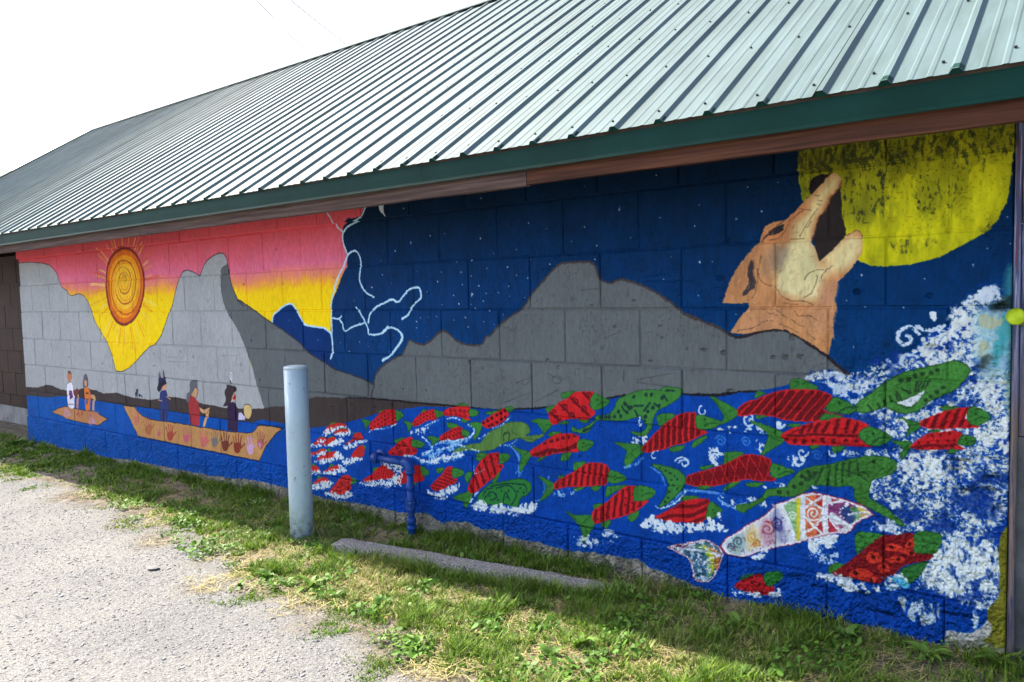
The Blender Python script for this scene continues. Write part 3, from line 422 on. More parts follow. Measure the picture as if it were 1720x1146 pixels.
F('L', '650,460 660,430 740,390 850,360 950,340 1050,320 1130,330 1210,360 1240,385 1170,440 1200,490 1260,525 1150,520 1000,515 850,510 720,510 670,490', '1240,385 1330,420 1390,460 1370,485 1300,515 1220,500 1170,435', ['430,345 520,370 620,400 660,430 660,490 560,550 510,580 545,500 550,430', '915,350 930,300 990,295 1060,315 990,345', '995,520 1080,525 1010,560', '845,510 920,510 860,540', '690,370 780,365 740,390'], None)
q2 = rd('L', '650,460 660,430 740,390 850,360 950,340 1050,320 1130,330 1210,360 1240,385 1170,440 1200,490 1260,525 1150,520 1000,515 850,510 720,510 670,490'); c2 = inset(q2, 1.2)
line(rd('L', '690,445 780,445 900,440 1050,445 1165,450'), DRED, 4.4, clip=c2); line(rd('L', '690,445 760,410 850,375'), DRED, 2, clip=c2)
for s in ['800,380 780,425', '860,370 830,420', '905,365 880,420', '970,355 930,420', '1035,335 1005,425', '1105,335 1080,420', '1170,365 1135,425']: line(rd('L', s), DRED, 5.5, sm=False, clip=c2)
dots(rd('L', '680,475 735,485 800,485 865,485 930,480 1000,485 1080,482 1155,485'), DRED, 4, c2)
F('L', '5,750 30,710 110,690 210,660 310,620 390,580 450,572 530,585 580,610 580,680 570,710 615,745 540,755 420,745 300,765 200,785 70,785 20,775', '590,630 680,660 740,685 690,710 620,735 580,705', ['265,590 280,560 400,565 300,625 255,640', '105,655 200,650 120,680', '265,800 340,750 370,760 310,800 265,820', '415,770 540,765 480,795 420,790', '80,790 190,785 120,815'], diamonds(8))
tl = rd('O', '940,565 1010,565 1090,590 1160,640 1160,700 1110,760 1050,820 990,845 1040,760 1050,690 1010,620'); area(tl, (58, 126, 56), edge=DGRN, ew=1.4); dots(rd('O', '990,585 1030,600 1060,620 1090,640 1070,665 1110,660 1080,700 1110,720 1060,740 1050,780 1030,810'), (30, 66, 40), 2.2)
fr2 = '690,770 740,720 780,680 850,655 970,640 1080,610 1200,590 1300,585 1390,600 1425,635 1420,680 1370,710 1280,740 1250,760 1235,850 1280,890 1350,930 1420,990 1480,1050 1420,1030 1330,980 1240,930 1170,900 1140,860 1130,790 1000,790 870,780 800,830 700,860 610,850 560,860 520,890 450,930 390,965 350,920 430,900 500,870 550,820 620,800 680,790'
area(rd('L', fr2), (60, 118, 48), vary=.14, edge=(34, 78, 38), ew=1.4); fc2 = mask_of(rd('L', fr2))
dots(rd('L', '635,825 690,830 735,790 780,770 810,740 840,720 870,700 790,720 830,690'), (36, 66, 38), 3.6, fc2)
for s in ['930,660 880,770', '975,650 960,780', '1020,640 1010,780', '1065,630 1060,760', '1110,620 1105,720', '1165,625 1165,690', '900,690 830,750', '1150,700 1220,740']: line(rd('L', s), (38, 70, 38), 4, .9, sm=False, clip=fc2)
line(rd('L', '1080,680 1150,700 1200,690 1240,720'), (34, 66, 36), 2); line(rd('L', '1360,690 1400,660'), (34, 66, 36), 1.6); dots(rd('L', '1270,622'), (30, 56, 34), 3)
fr3 = '600,950 680,890 800,800 900,750 1060,710 1200,675 1250,662 1310,680 1355,720 1330,780 1250,860 1180,900 1090,940 1010,1000 930,1020 850,1000 790,975 700,1000 610,1005'
area(rd('K', fr3), (66, 130, 54), vary=.12, edge=(36, 78, 40), ew=1.6); fc3 = mask_of(rd('K', fr3)); area(rd('K', '860,950 900,925 1000,890 1060,860 1030,910 970,970 910,960'), (216, 226, 226), edge=(36, 78, 40), ew=1.2)
dots(rd('K', '1140,730 1095,745 1035,755 985,770 940,790 890,800 1180,845 1140,875 1095,905 1060,930'), (40, 72, 40), 4, fc3)
for s in ['1000,810 990,870', '1025,805 1010,870', '1050,800 1040,850', '1080,800 1060,850', '900,850 960,880', '870,870 900,930', '860,890 880,930', '740,950 760,990', '780,930 790,970', '680,960 700,990', '820,900 830,940']: line(rd('K', s), (40, 72, 40), 3.6, sm=False, clip=fc3)
line(rd('K', '790,975 850,1000 930,1020 1010,1000'), (36, 78, 40), 1.8); line(rd('K', '830,930 900,970 960,975 1000,940'), (36, 78, 40), 1.8)
F('K', '1025,1090 1050,1060 1150,1020 1250,985 1350,975 1340,1010 1330,1060 1420,1105 1300,1120 1150,1120 1050,1110', '1355,980 1430,985 1495,1035 1460,1075 1390,1100 1340,1060', ['880,1040 950,1065 1020,1080 1025,1110 950,1160 920,1180 950,1100', '1180,970 1280,975 1180,1005'], combine(stripes(6, .5, .35)))
F('M', '955,205 980,170 1060,120 1140,100 1230,95 1305,115 1270,180 1330,215 1180,220 1000,220', '1310,125 1390,140 1395,165 1340,190 1275,180', ['830,165 900,165 960,180 950,230 900,290 890,240 910,210', '1200,230 1280,220 1240,250', '1080,90 1160,85 1120,105'], combine(waves(1, .14), spots(6, 3, 2.2)))
F('M', '430,1060 520,990 600,930 700,850 770,800 860,790 985,785 985,850 1000,910 1110,915 1080,965 980,980 900,1010 870,1050 800,1080 740,1120 640,1105 550,1080', '985,790 1080,770 1170,795 1130,910 1040,915 985,905', ['600,780 780,795 740,850 640,890 600,920', '415,1010 450,985 530,990 470,1040 415,1050'], None, red=(122, 22, 28))
q3 = mask_of(rd('M', '430,1060 520,990 600,930 700,850 770,800 860,790 985,785 985,850 1000,910 1110,915 1080,965 980,980 900,1010 870,1050 800,1080 740,1120 640,1105 550,1080'))
for s in ['790,870 820,845 900,870 990,910 970,935 880,905 800,900', '660,950 700,905 760,930 770,970 700,985', '790,960 850,935 910,945 910,975 840,980', '920,850 980,810 985,870 940,880', '540,1060 600,1020 680,1030 700,1060 620,1090', '740,1000 800,990 820,1030 760,1060', '700,1070 740,1080 720,1110 660,1095']: area(rd('M', s), (206, 54, 38), clip=q3, rough=1.2)
dots(rd('M', '827,877 708,942 875,955 780,1015 585,1045 957,848 965,915 690,1095'), (70, 16, 20), 3.4, q3)
area(rd('M', '890,1060 920,1010 1070,975 1040,1040 960,1115 910,1100'), (48, 112, 50), edge=DGRN, ew=1.4); finlines(rd('M', '890,1060 920,1010 1070,975 1040,1040 960,1115 910,1100'))
splash(rd('M', '330,1060 430,1055 560,1090 650,1125 760,1120 840,1070 900,1060 900,1144 600,1170 400,1110'), WHT, 1.05, .018, 8, 1, .95, 67); splash(rd('M', '740,1120 840,1060 900,1080 960,1130 860,1144'), (90, 190, 214), .7, .02, 8, 1, .9, 68)
# small red fish at the wall foot
area(rd('S', '820,930 940,900 900,960 790,980'), (30, 86, 60)); q = rd('S', '730,1050 800,990 920,930 1020,905 1060,1000 1150,1040 1150,1110 1040,1130 900,1110'); area(q, (176, 28, 34), vary=.2, rough=1); spots(5, 3, 2.6)('S', q, None)
area(rd('S', '1050,920 1130,885 1210,890 1250,940 1200,1000 1080,1035'), (42, 118, 46), edge=DGRN, ew=1.2); splash(rd('S', '700,1070 900,1110 1040,1130 1150,1080 1230,1090 1200,1140 800,1144'), WHT, 1.0, .018, 7, 1, .95, 69)
# ---- rainbow fish
tail = rd('S', '20,625 150,600 300,570 400,555 480,575 560,630 600,700 580,790 540,880 500,950 430,995 310,965 290,860 230,740 130,680')
area(tail, (52, 96, 120), vary=.1); tc = mask_of(tail)
for s, c in [('300,600 420,640 500,720 480,940 440,900 430,700 340,640', (96, 148, 70)), ('380,590 480,660 520,760 500,900 480,880 470,740 420,660', (206, 200, 40)), ('460,610 560,680 580,760 540,860 520,820 520,720 480,660', (214, 120, 44)), ('60,620 180,610 300,580 200,640', (120, 50, 80))]: area(rd('S', s), c, .9, clip=tc, soft=4, rough=1.5)
splash(tail, (214, 222, 228), .36, .012, 6, 1, .9, 70, tc)
line(np.vstack([tail, tail[:1]]), (196, 90, 90), 2.6, .9, rough=1.2); line(np.vstack([tail, tail[:1]]), (232, 232, 234), 1.8, .9, rough=1.4, dry=.3); line(rd('S', '220,650 400,670 600,720'), (216, 226, 226), 2.2, rough=.8)
rb = np.vstack([rd('S', '580,620 620,560 760,470 900,380 1060,290 1180,190 1280,140'), rd('T', '0,310 150,280 280,210 400,160 540,140 660,165 800,200 950,240 1100,285 1230,340 1340,430 1240,470 1180,480 1100,540 1040,630 980,665 860,670 700,690 500,745 340,800 150,830'), rd('S', '1370,590 1200,620 1020,660 880,705 760,735 640,700')])
area(rb, (214, 220, 222), sm=False, vary=.05, rough=.8); rc = mask_of(rb, False)
def rbp(v, s, c, al=.92): area(rd(v, s), c, al, clip=rc, rough=.8, soft=2.5)
rbp('T', '410,230 470,180 560,175 650,200 640,330 620,500 600,680 470,740 430,700 420,480', (212, 104, 60)); rbp('T', '560,175 650,200 640,320 600,320', (178, 50, 50)); rbp('T', '560,600 640,520 650,690 590,690', (180, 52, 60))
rbp('T', '300,240 350,230 350,400 345,780 310,780 290,500 270,330', (214, 200, 40)); rbp('T', '130,300 260,270 300,330 300,700 260,720 220,560 170,420', (120, 178, 104), .8)
rbp('T', '0,470 60,480 110,560 120,640 60,660 10,620', (58, 60, 130), .85); rbp('T', '720,270 900,250 1000,280 1120,340 1060,470 1010,560 900,480 780,400 730,440', (126, 52, 104)); rbp('T', '900,330 1010,330 1100,480 1040,560 960,520 900,420', (44, 74, 130)); rbp('T', '1020,340 1120,330 1150,420 1060,450', (92, 150, 100)); rbp('T', '1110,330 1230,370 1260,410 1150,390', (220, 190, 60)); rbp('T', '1100,460 1200,430 1180,470 1080,540', (120, 160, 90)); rbp('T', '1150,440 1250,430 1200,460', (214, 150, 60))
rbp('T', '720,480 790,540 860,600 800,680 730,660', (180, 40, 56)); rbp('T', '860,560 940,600 900,650', (150, 60, 100)); rbp('T', '760,200 880,250 800,270', (160, 40, 50))
for s, w in [('400,170 390,300 395,780', 7), ('690,170 685,420 690,690', 9), ('430,210 640,350', 3.6), ('650,190 480,300 430,340', 3.6), ('430,470 560,610 640,690', 3.6), ('640,490 500,620 430,650', 3.2), ('760,420 900,520 1030,600', 3.6), ('750,500 860,640', 3.2), ('960,620 820,680', 3), ('1000,430 1100,410 1230,410', 3.4), ('110,320 220,560 290,790', 5), ('420,340 520,310 640,350', 2.4), ('740,280 790,270 940,250', 4), ('740,200 770,300', 3)]: line(rd('T', s), (228, 230, 232), w, clip=rc, rough=.8)
curl('T', 530, 420, 100, 1.7, (230, 230, 228), 2.6, .4, 1, clip=rc); curl('T', 250, 450, 60, 1.4, (214, 226, 206), 2.2, 3.6, 1, clip=rc); curl('T', 50, 545, 48, 1.6, (222, 226, 236), 2.0, 0, 1, clip=rc); dots(rd('T', '965,305'), (234, 234, 238), 3.6); dots(rd('T', '890,360 880,405 895,455 935,480 920,345'), (226, 220, 236), 1.7)
for cx, cy, r, c in [(770, 570, 60, (52, 84, 100)), (920, 520, 60, (204, 150, 50)), (1080, 430, 80, (140, 40, 66)), (1190, 370, 66, (54, 50, 110)), (700, 620, 40, (70, 50, 90)), (970, 590, 40, (206, 120, 50))]: curl('S', cx, cy, r, 1.5, c, 2.4, mrng.random()*6, 1, clip=rc, rough=1, dry=.15)
for i in range(90):
    q = rd('S', '%d,%d' % (mrng.integers(600, 1320), mrng.integers(280, 720)))[0]; line(np.array([q, q+mrng.normal(0, 3, 2)]), [(150, 40, 70), (54, 54, 110), (70, 120, 100), (206, 150, 60), (150, 46, 66)][int(np.clip((1320-q[0]*0-mrng.random()*5), 0, 4)) if False else i % 5], 1.5, .7, sm=False, clip=rc, rough=.7)
for v_, s_, c_ in [('S', '640,600 760,500 830,470 850,640 760,710 680,690', (84, 128, 124)), ('S', '850,450 960,400 1000,560 900,660 860,640', (216, 168, 66)), ('S', '1000,380 1090,310 1170,560 1080,620 1020,560', (170, 66, 92)), ('S', '1110,290 1200,220 1300,560 1210,580 1150,420', (96, 88, 150))]: area(rd(v_, s_), c_, .42, clip=rc, soft=7, rough=2)
line(np.vstack([rb, rb[:1]]), (168, 44, 60), 3.4, .85, sm=False, rough=1.1); bi = rb.mean(0)+(rb-rb.mean(0))*.975; line(np.vstack([bi, bi[:1]]), (232, 232, 234), 2.6, .95, sm=False, rough=.9)
splash(rd('S', '910,735 1000,680 1080,660 1070,720 960,765'), WHT, 1.3, .02, 4, 1, .95, 71); splash(rd('T', '1230,470 1350,500 1450,560 1580,500 1600,640 1470,640 1330,560 1300,630'), (214, 226, 232), .8, .02, 8, 2, .9, 72); splash(rd('T', '510,50 640,80 700,60 560,95'), (200, 216, 230), .7, .015, 5, 1, .9, 73)

# ---- bare concrete under the ragged paint edge, olive strip at the corner
foot = np.vstack([rd('C', '100,610 200,650 290,660 430,690 600,720 740,755 900,772 1050,802 1200,830 1400,870 1550,890 1720,905'), rd('P', '90,755 200,790 400,815 560,850 700,880 880,884 950,940 1000,955'), rd('Z', '752,875 787,875 810,888 845,890 855,900 912,912 950,922 960,925 995,925 1025,932 1077,940 1090,952 1130,965'), rd('N', '-300,560 0,610 200,655 400,720 560,745 800,775 900,840 1180,890'), rd('N', '1200,800 1370,810 1470,740')])
area(np.vstack([foot, rd('Z', '1660,1045 1720,1040 1720,1200 20,1200 20,740')]), (126, 122, 108), sm=False, rough=3.2, vary=.4)
splash(np.vstack([foot[20:40]+[0, 4], foot[20:40][::-1]+[0, 26]]), (70, 76, 56), .45, .06, 10, 1, .8, 81)
line(foot[14:], (20, 86, 150), 4, .6, sm=False, rough=3, dry=.45)
area(rd('N', '1470,660 1560,560 1550,300 1560,150 1600,100 1680,60 1680,1000 1400,1000 1480,760'), (112, 110, 34), sm=False, rough=2, vary=.3)
splash(rd('N', '1210,790 1370,820 1480,740 1500,800 1400,850 1230,850'), (186, 186, 176), 1.2, .05, 6, 1, .9, 82); splash(rd('N', '1230,880 1600,860 1560,1000 1300,980'), (150, 154, 140), .8, .06, 12, 1, .8, 83)
# ---- relief: chips, scratches, drilled plugs, dry mortar ridges
def pit(q, rx, ry, dp): 
    k = pxsize(np.array([q])); t = tex(np.array([q])); b = boxof(t, 4+max(rx, ry)*k*1.6); X, Y = grid(b)
    d = np.sqrt(((X-t[0, 0])/(rx*k*1.3))**2+((Y-t[0, 1])/(ry*k))**2)+(win(fbm(.02, 90), b)-.5)*.9
    rel[b[2]:b[3], b[0]:b[1]] -= dp*np.clip(1.25-d, 0, 1)
def scratch(a, w, dp):
    k = pxsize(a); t = tex(a); b = boxof(t, 4+w*k); d = dist(t, False, b); rel[b[2]:b[3], b[0]:b[1]] -= dp*np.clip(1.2-d/(w*k*.6+.6), 0, 1)
def wear(v, s, r0, r1, dp):
    for q in rd(v, s): pit(q, r0+mrng.random()*(r1-r0), (r0+mrng.random()*(r1-r0))*.8, dp)
wear('B', '362,405 365,625 265,648 300,775 205,720 1400,500 1155,390 1640,392 1035,858 1213,838 1305,880 465,880 690,925 1690,770 1620,930 1036,940', 1.4, 2.8, .0045)
wear('D', '120,630 380,625 725,585 1380,595 1365,690 985,1020 335,395 170,1010 930,290 1130,575', 1.5, 3.2, .0045)
wear('E', '1040,350 845,480 710,497 1190,375 232,318 1350,385 735,263 1635,190 1000,500', 1.5, 3.0, .0045)
wear('G', '940,50 1010,340 1393,190 1410,270 1330,425 205,475 1575,345 1220,20 810,10 1090,195 640,420 715,470 120,430 860,1070', 1.8, 3.6, .005)
wear('J', '260,770 600,800 780,795 725,665 1165,360 310,1030 240,270 305,20 130,750 680,800', 3, 6, .008)
wear('K', '595,200 1085,225 1090,570 1500,690 1440,720 1570,300 1480,650', 3, 9, .010)
wear('L', '640,280 780,270', 3, 4, .004)
wear('M', '1290,300 1500,420 1550,640 1340,520 1260,360 1480,500', 6, 16, .018)
wear('N', '200,450 640,560 900,640 1060,760 1300,700 330,500 760,680', 6, 18, .012)
for v, s, w in [('G', '385,190 375,225 400,215', 1.2), ('G', '408,195 402,235', 1.2), ('G', '432,200 425,240', 1.2), ('G', '405,222 430,222', 1.2), ('G', '20,340 40,370', 1), ('G', '40,340 20,372', 1), ('G', '55,340 65,370 72,340', 1), ('G', '1020,275 1130,230', 1.4), ('G', '1370,250 1445,250', 2), ('G', '1250,555 1470,515', 3), ('G', '1250,575 1440,600', 3.4), ('G', '330,480 340,580', 1.2), ('G', '430,575 550,530', 1.3), ('G', '445,570 500,590 545,540', 1.3), ('G', '640,510 740,560 790,535', 1), ('G', '350,710 520,640', 1), ('G', '560,700 720,620', 1), ('G', '830,490 825,520', 1), ('G', '1155,490 1155,560', 1), ('F', '860,830 980,820', .9), ('F', '1290,740 1450,720', .9), ('F', '1300,770 1620,770', .9), ('F', '330,1070 420,1100', 1), ('B', '1115,910 1270,910', .8), ('B', '1115,880 1230,880', .8), ('B', '1480,870 1580,870', .8), ('B', '630,1050 660,1030', 1)]:
    scratch(rd(v, s), w*.8, .0018)
u = np.linspace(0, 2*PI, 12); scratch(np.stack([760+(705+30*np.cos(u))/4, 500+(555+28*np.sin(u))/4], 1), 1.0, .002)
low = np.clip((-4.0-kz)*6+.5, 0, 1)+np.clip((ss+.75)*2.2, 0, 1)*np.clip((-.1-kz)*1.5, 0, 1)*.8   # coarser stucco low down and at the battered corner
rel += ((noise(.012, 101)-.5)*.0045+(noise(.007, 105)-.5)*.0036)*np.clip(low, 0, 1.3)+(fbm(.05, 102)-.5)*.010*np.clip(low, 0, 1.3)
rel += (noise(.006, 103, 6)-.5)*.0009+(fbm(.03, 104)-.5)*.0012
yy_, xx_ = np.mgrid[0:MH, 0:MW]                # paint creeps over the porous block: ragged edges
xx_ = np.clip(np.rint(xx_+(noise(.012, 120)-.5)*1.5+(noise(.05, 121)-.5)*1.6), 0, MW-1).astype(np.int32); yy_ = np.clip(np.rint(yy_+(noise(.012, 122)-.5)*1.5+(noise(.05, 123)-.5)*1.6), 0, MH-1).astype(np.int32)
mur = mur[yy_, xx_]
pore = np.clip((noise(.0075, 130)-.80)*8, 0, 1)*np.clip(noise(.3, 131)*1.6-.3, 0, 1); rel -= pore*.0022
mur *= (1-.09*np.clip((noise(.006, 132, 5)-.72)*5, 0, 1)*np.clip(fbm(.2, 133)*3-1.1, 0, 1))[..., None]
mur *= (1+(noise(.009, 110, 3)-.5)*.09+(fbm(.35, 111)-.5)*.10)[..., None]
np.clip(mur, 0, 1, out=mur)
# ------------------------------------------------------------------ helpers
COL = scene.collection
def mesh_of(name, V, F, uv=None, smooth=False):
    me = bpy.data.meshes.new(name); me.from_pydata([tuple(map(float, v)) for v in V], [], F)
    if uv:
        L = me.uv_layers.new(name='UVMap'); co = np.array([v.co[:] for v in me.vertices])
        li = np.array([l.vertex_index for l in me.loops]); a = np.stack([(co[li, 0]-S0)/(S1-S0), (co[li, 2]-Z0)/(Z1-Z0)], 1)
        L.data.foreach_set('uv', a.astype(np.float32).ravel())
    if smooth: me.polygons.foreach_set('use_smooth', [True]*len(me.polygons))
    me.update(); return me
def obj(name, me, mat=None, parent=None):
    o = bpy.data.objects.new(name, me); COL.objects.link(o)
    if mat is not None and me is not None and not me.materials: me.materials.append(mat)
    if parent is not None: o.parent = parent
    return o
def tag(o, label=None, cat=None, group=None, kind=None):
    for k, v in (('label', label), ('category', cat), ('group', group), ('kind', kind)):
        if v: o[k] = v
    return o
def empty(name, loc, label=None, cat=None, group=None):
    o = bpy.data.objects.new(name, None); COL.objects.link(o); o.location = loc; o.empty_display_size = .1
    return tag(o, label, cat, group)
BF = [(0, 3, 2, 1), (4, 5, 6, 7), (0, 1, 5, 4), (1, 2, 6, 5), (2, 3, 7, 6), (3, 0, 4, 7)]
def boxv(x0, x1, y0, y1, z0, z1): return [(x0, y0, z0), (x1, y0, z0), (x1, y1, z0), (x0, y1, z0), (x0, y0, z1), (x1, y0, z1), (x1, y1, z1), (x0, y1, z1)]
def join(parts):
    V, F = [], []
    for v, f in parts: n = len(V); V += list(v); F += [tuple(i+n for i in q) for q in f]
    return V, F
def tube(path, r, n=14, caps=True):
    P = [Vector(p) for p in path]; V, F = [], []; N = None
    rr = r if hasattr(r, '__len__') else [r]*len(P)
    for i, p in enumerate(P):
        d = (P[min(i+1, len(P)-1)]-P[max(i-1, 0)]).normalized()
        if N is None: N = d.orthogonal().normalized()
        N = (N-d*N.dot(d)).normalized(); B = d.cross(N)
        for k in range(n): a = 2*PI*k/n; V.append(p+(N*math.cos(a)+B*math.sin(a))*rr[i])
    for i in range(len(P)-1):
        for k in range(n): F.append((i*n+k, i*n+(k+1) % n, (i+1)*n+(k+1) % n, (i+1)*n+k))
    if caps: F.append(tuple(range(n-1, -1, -1))); F.append(tuple((len(P)-1)*n+k for k in range(n)))
    return V, F
def lathe(prof, n=24, c=(0, 0, 0)):
    V, F = [], []
    for r, z in prof:
        for k in range(n): a = 2*PI*k/n; V.append((c[0]+r*math.cos(a), c[1]+r*math.sin(a), c[2]+z))
    for i in range(len(prof)-1):
        for k in range(n): F.append((i*n+k, i*n+(k+1) % n, (i+1)*n+(k+1) % n, (i+1)*n+k))
    F.append(tuple(range(n-1, -1, -1))); F.append(tuple((len(prof)-1)*n+k for k in range(n)))
    return V, F
# ------------------------------------------------------------------ materials
def nodes(name):
    m = bpy.data.materials.new(name); m.use_nodes = True; t = m.node_tree; t.nodes.clear()
    out = t.nodes.new('ShaderNodeOutputMaterial'); b = t.nodes.new('ShaderNodeBsdfPrincipled'); t.links.new(b.outputs[0], out.inputs[0])
    return m, t, b, out
def N(t, ty, **kw):
    n = t.nodes.new(ty)
    for k, v in kw.items(): setattr(n, k, v)
    return n
def worldpos(t, scale=(1, 1, 1)):
    g = N(t, 'ShaderNodeNewGeometry'); mp = N(t, 'ShaderNodeMapping'); mp.inputs['Scale'].default_value = scale
    t.links.new(g.outputs['Position'], mp.inputs['Vector']); return mp.outputs[0]
def noise_tex(t, vec, scale, detail=4, rough=.55):
    n = N(t, 'ShaderNodeTexNoise'); n.inputs['Scale'].default_value = scale; n.inputs['Detail'].default_value = detail; n.inputs['Roughness'].default_value = rough
    t.links.new(vec, n.inputs['Vector']); return n.outputs['Fac']
def ramp_node(t, fac, stops):
    r = N(t, 'ShaderNodeValToRGB'); e = r.color_ramp.elements
    while len(e) < len(stops): e.new(.5)
    for i, (p, c) in enumerate(stops): e[i].position = p; e[i].color = (*c, 1)
    t.links.new(fac, r.inputs[0]); return r.outputs[0]
def bump(t, h, b, dist, strength=1.0, prev=None):
    n = N(t, 'ShaderNodeBump'); n.inputs['Distance'].default_value = dist; n.inputs['Strength'].default_value = strength
    t.links.new(h, n.inputs['Height'])
    if prev is not None: t.links.new(prev, n.inputs['Normal'])
    t.links.new(n.outputs[0], b.inputs['Normal']); return n.outputs[0]
def mix(t, fac, a, c, mode='MIX'):
    n = N(t, 'ShaderNodeMix', data_type='RGBA', blend_type=mode)
    for i, v in ((0, fac), (6, a), (7, c)):
        if hasattr(v, 'is_linked') or hasattr(v, 'links'): t.links.new(v, n.inputs[i])
        else: n.inputs[i].default_value = v if i == 0 else (*v, 1)
    return n.outputs[2]
def simple(name, stops, scale, stretch=(1, 1, 1), rough=.7, bd=.002, bscale=None, spec=.14, detail=5, metallic=0.0):
    m, t, b, _ = nodes(name); v = worldpos(t, stretch); f = noise_tex(t, v, scale, detail, .6)
    t.links.new(ramp_node(t, f, stops), b.inputs['Base Color']); b.inputs['Roughness'].default_value = rough
    b.inputs['Specular IOR Level'].default_value = spec; b.inputs['Metallic'].default_value = metallic
    if bd: bump(t, noise_tex(t, v, bscale or scale*3, 4), b, bd)
    return m
def image_from(name, a, isfloat):
    h, w = a.shape[:2]; im = bpy.data.images.new(name, w, h, alpha=False, float_buffer=isfloat)
    if isfloat: im.colorspace_settings.name = 'Non-Color'
    px = np.ones((h, w, 4), np.float32); px[..., :3] = a if a.ndim == 3 else a[..., None]
    im.pixels.foreach_set(px.ravel()); im.update(); im.pack(); return im
mural_image = image_from('mural_paint', mur, False); relief_image = image_from('wall_relief', rel, True)
def mural_material():
    m, t, b, _ = nodes('mural_paint')
    i1 = N(t, 'ShaderNodeTexImage', image=mural_image, extension='EXTEND'); i2 = N(t, 'ShaderNodeTexImage', image=relief_image, extension='EXTEND')
    p = worldpos(t); fine = noise_tex(t, p, 160, 3); st = noise_tex(t, worldpos(t, (1, 1, .12)), 110, 3)
    mot = ramp_node(t, noise_tex(t, p, 2.2, 5), [(.3, (.93, .93, .93)), (.7, (1, 1, 1))])
    t.links.new(mix(t, 1.0, i1.outputs[0], mot, 'MULTIPLY'), b.inputs['Base Color'])
    rr = N(t, 'ShaderNodeMapRange'); rr.inputs[3].default_value = .62; rr.inputs[4].default_value = .85; t.links.new(noise_tex(t, p, 9, 4), rr.inputs[0]); t.links.new(rr.outputs[0], b.inputs['Roughness'])
    b.inputs['Specular IOR Level'].default_value = .08
    b1 = bump(t, i2.outputs[0], b, 2.2, 1.0); b2 = bump(t, fine, b, .0016, 1, b1); bump(t, st, b, .0016, 1, b2)
    return m
M_MURAL = mural_material()
M_CONC = simple('bare_concrete', [(.25, (.10, .10, .09)), (.5, (.26, .255, .235)), (.8, (.40, .39, .36))], 6, rough=.9, bd=.006, bscale=40)
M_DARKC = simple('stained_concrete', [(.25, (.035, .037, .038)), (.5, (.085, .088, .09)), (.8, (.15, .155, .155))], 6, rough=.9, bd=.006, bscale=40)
M_BROWN = simple('brown_block_paint', [(.3, (.022, .010, .007)), (.7, (.045, .020, .013))], 5, rough=.6, bd=.004, bscale=70)
M_OLDWOOD = simple('weathered_board', [(.2, (.028, .018, .015)), (.5, (.092, .058, .046)), (.8, (.20, .138, .115))], 14, (.12, 1, 4), .8, .003, 30)
M_REDWOOD = simple('stained_board', [(.2, (.018, .007, .004)), (.5, (.080, .029, .014)), (.8, (.17, .066, .030))], 14, (.12, 1, 5), .6, .003, 26)
M_GREEN = simple('green_flashing', [(.3, (.001, .024, .017)), (.7, (.003, .040, .029))], 2.5, (1, 1, 1), .55, .0008, 12, .12)
M_UNDER = simple('roof_underside', [(.3, (.03, .02, .015)), (.7, (.08, .055, .04))], 6, (1, .2, 1), .85, .002)
def roof_material():
    m, t, b, _ = nodes('roof_metal'); p = worldpos(t, (1, .35, .35))
    c = ramp_node(t, noise_tex(t, p, 1.3, 6), [(.3, (.080, .122, .126)), (.7, (.112, .162, .166))])
    d = ramp_node(t, noise_tex(t, worldpos(t, (3, .5, .5)), 5, 5), [(.42, (.78, .79, .76)), (.6, (1, 1, 1))])
    t.links.new(mix(t, .8, c, d, 'MULTIPLY'), b.inputs['Base Color']); b.inputs['Roughness'].default_value = .60
    b.inputs['Specular IOR Level'].default_value = .12; bump(t, noise_tex(t, worldpos(t, (2, .4, .4)), 4, 2), b, .002, .5); return m
M_ROOF = roof_material()
M_SCREW = simple('screw_head', [(.3, (.015, .02, .02)), (.7, (.04, .05, .05))], 20, rough=.5, bd=0)
M_PIPE = simple('blue_pipe_paint', [(.3, (.001, .034, .18)), (.7, (.003, .055, .27))], 14, rough=.4, bd=.002, bscale=60, spec=.3)
# ------------------------------------------------------------------ the building
CU_H, BW = .28, .43316                          # course height, block length
WL, WR = -8.748, .200
bld = empty('mural_building', (0, 0, 0), 'low concrete block building with a painted mural wall and green ribbed metal roof', 'building')
V, F = join([(boxv(WL+.004, WR-.003, .0060, .30, -.25, 2.30), BF)])
wall = obj('mural_wall', mesh_of('mural_wall', V, F, uv=True), M_MURAL, bld)
PROUD = {-5: -.010, -4: -.004, -3: -.001, -2: -.003, -1: .000, 0: -.002, 1: .001, 2: -.022}
def block_mesh(x0, x1, z0, z1, y, ch=.0048):
    j = lambda a: random.uniform(-a, a)
    B = [(x0, .05, z0), (x1, .05, z0), (x1, .05, z1), (x0, .05, z1)]
    Mi = [(x0, y+ch, z0), (x1, y+ch, z0), (x1, y+ch, z1), (x0, y+ch, z1)]
    ty = [y+j(.0022) for _ in range(4)]
    xm = (x0+x1)/2
    Fr = [(x0+ch, ty[0], z0+ch+j(.0012)), (xm, y+j(.0015), z0+ch+j(.002)), (x1-ch, ty[1], z0+ch+j(.0012)), (x1-ch, ty[2], z1-ch+j(.0012)), (xm, y+j(.0015), z1-ch+j(.002)), (x0+ch, ty[3], z1-ch+j(.0012))]
    f = [(0, 4, 7, 3), (1, 2, 6, 5), (0, 1, 5, 4), (3, 7, 6, 2), (4, 5, 10, 9, 8), (5, 6, 11, 10), (6, 7, 13, 12, 11), (7, 4, 8, 13), (8, 9, 12, 13), (9, 10, 11, 12)]
    return mesh_of('block', B+Mi+Fr, f, uv=True)
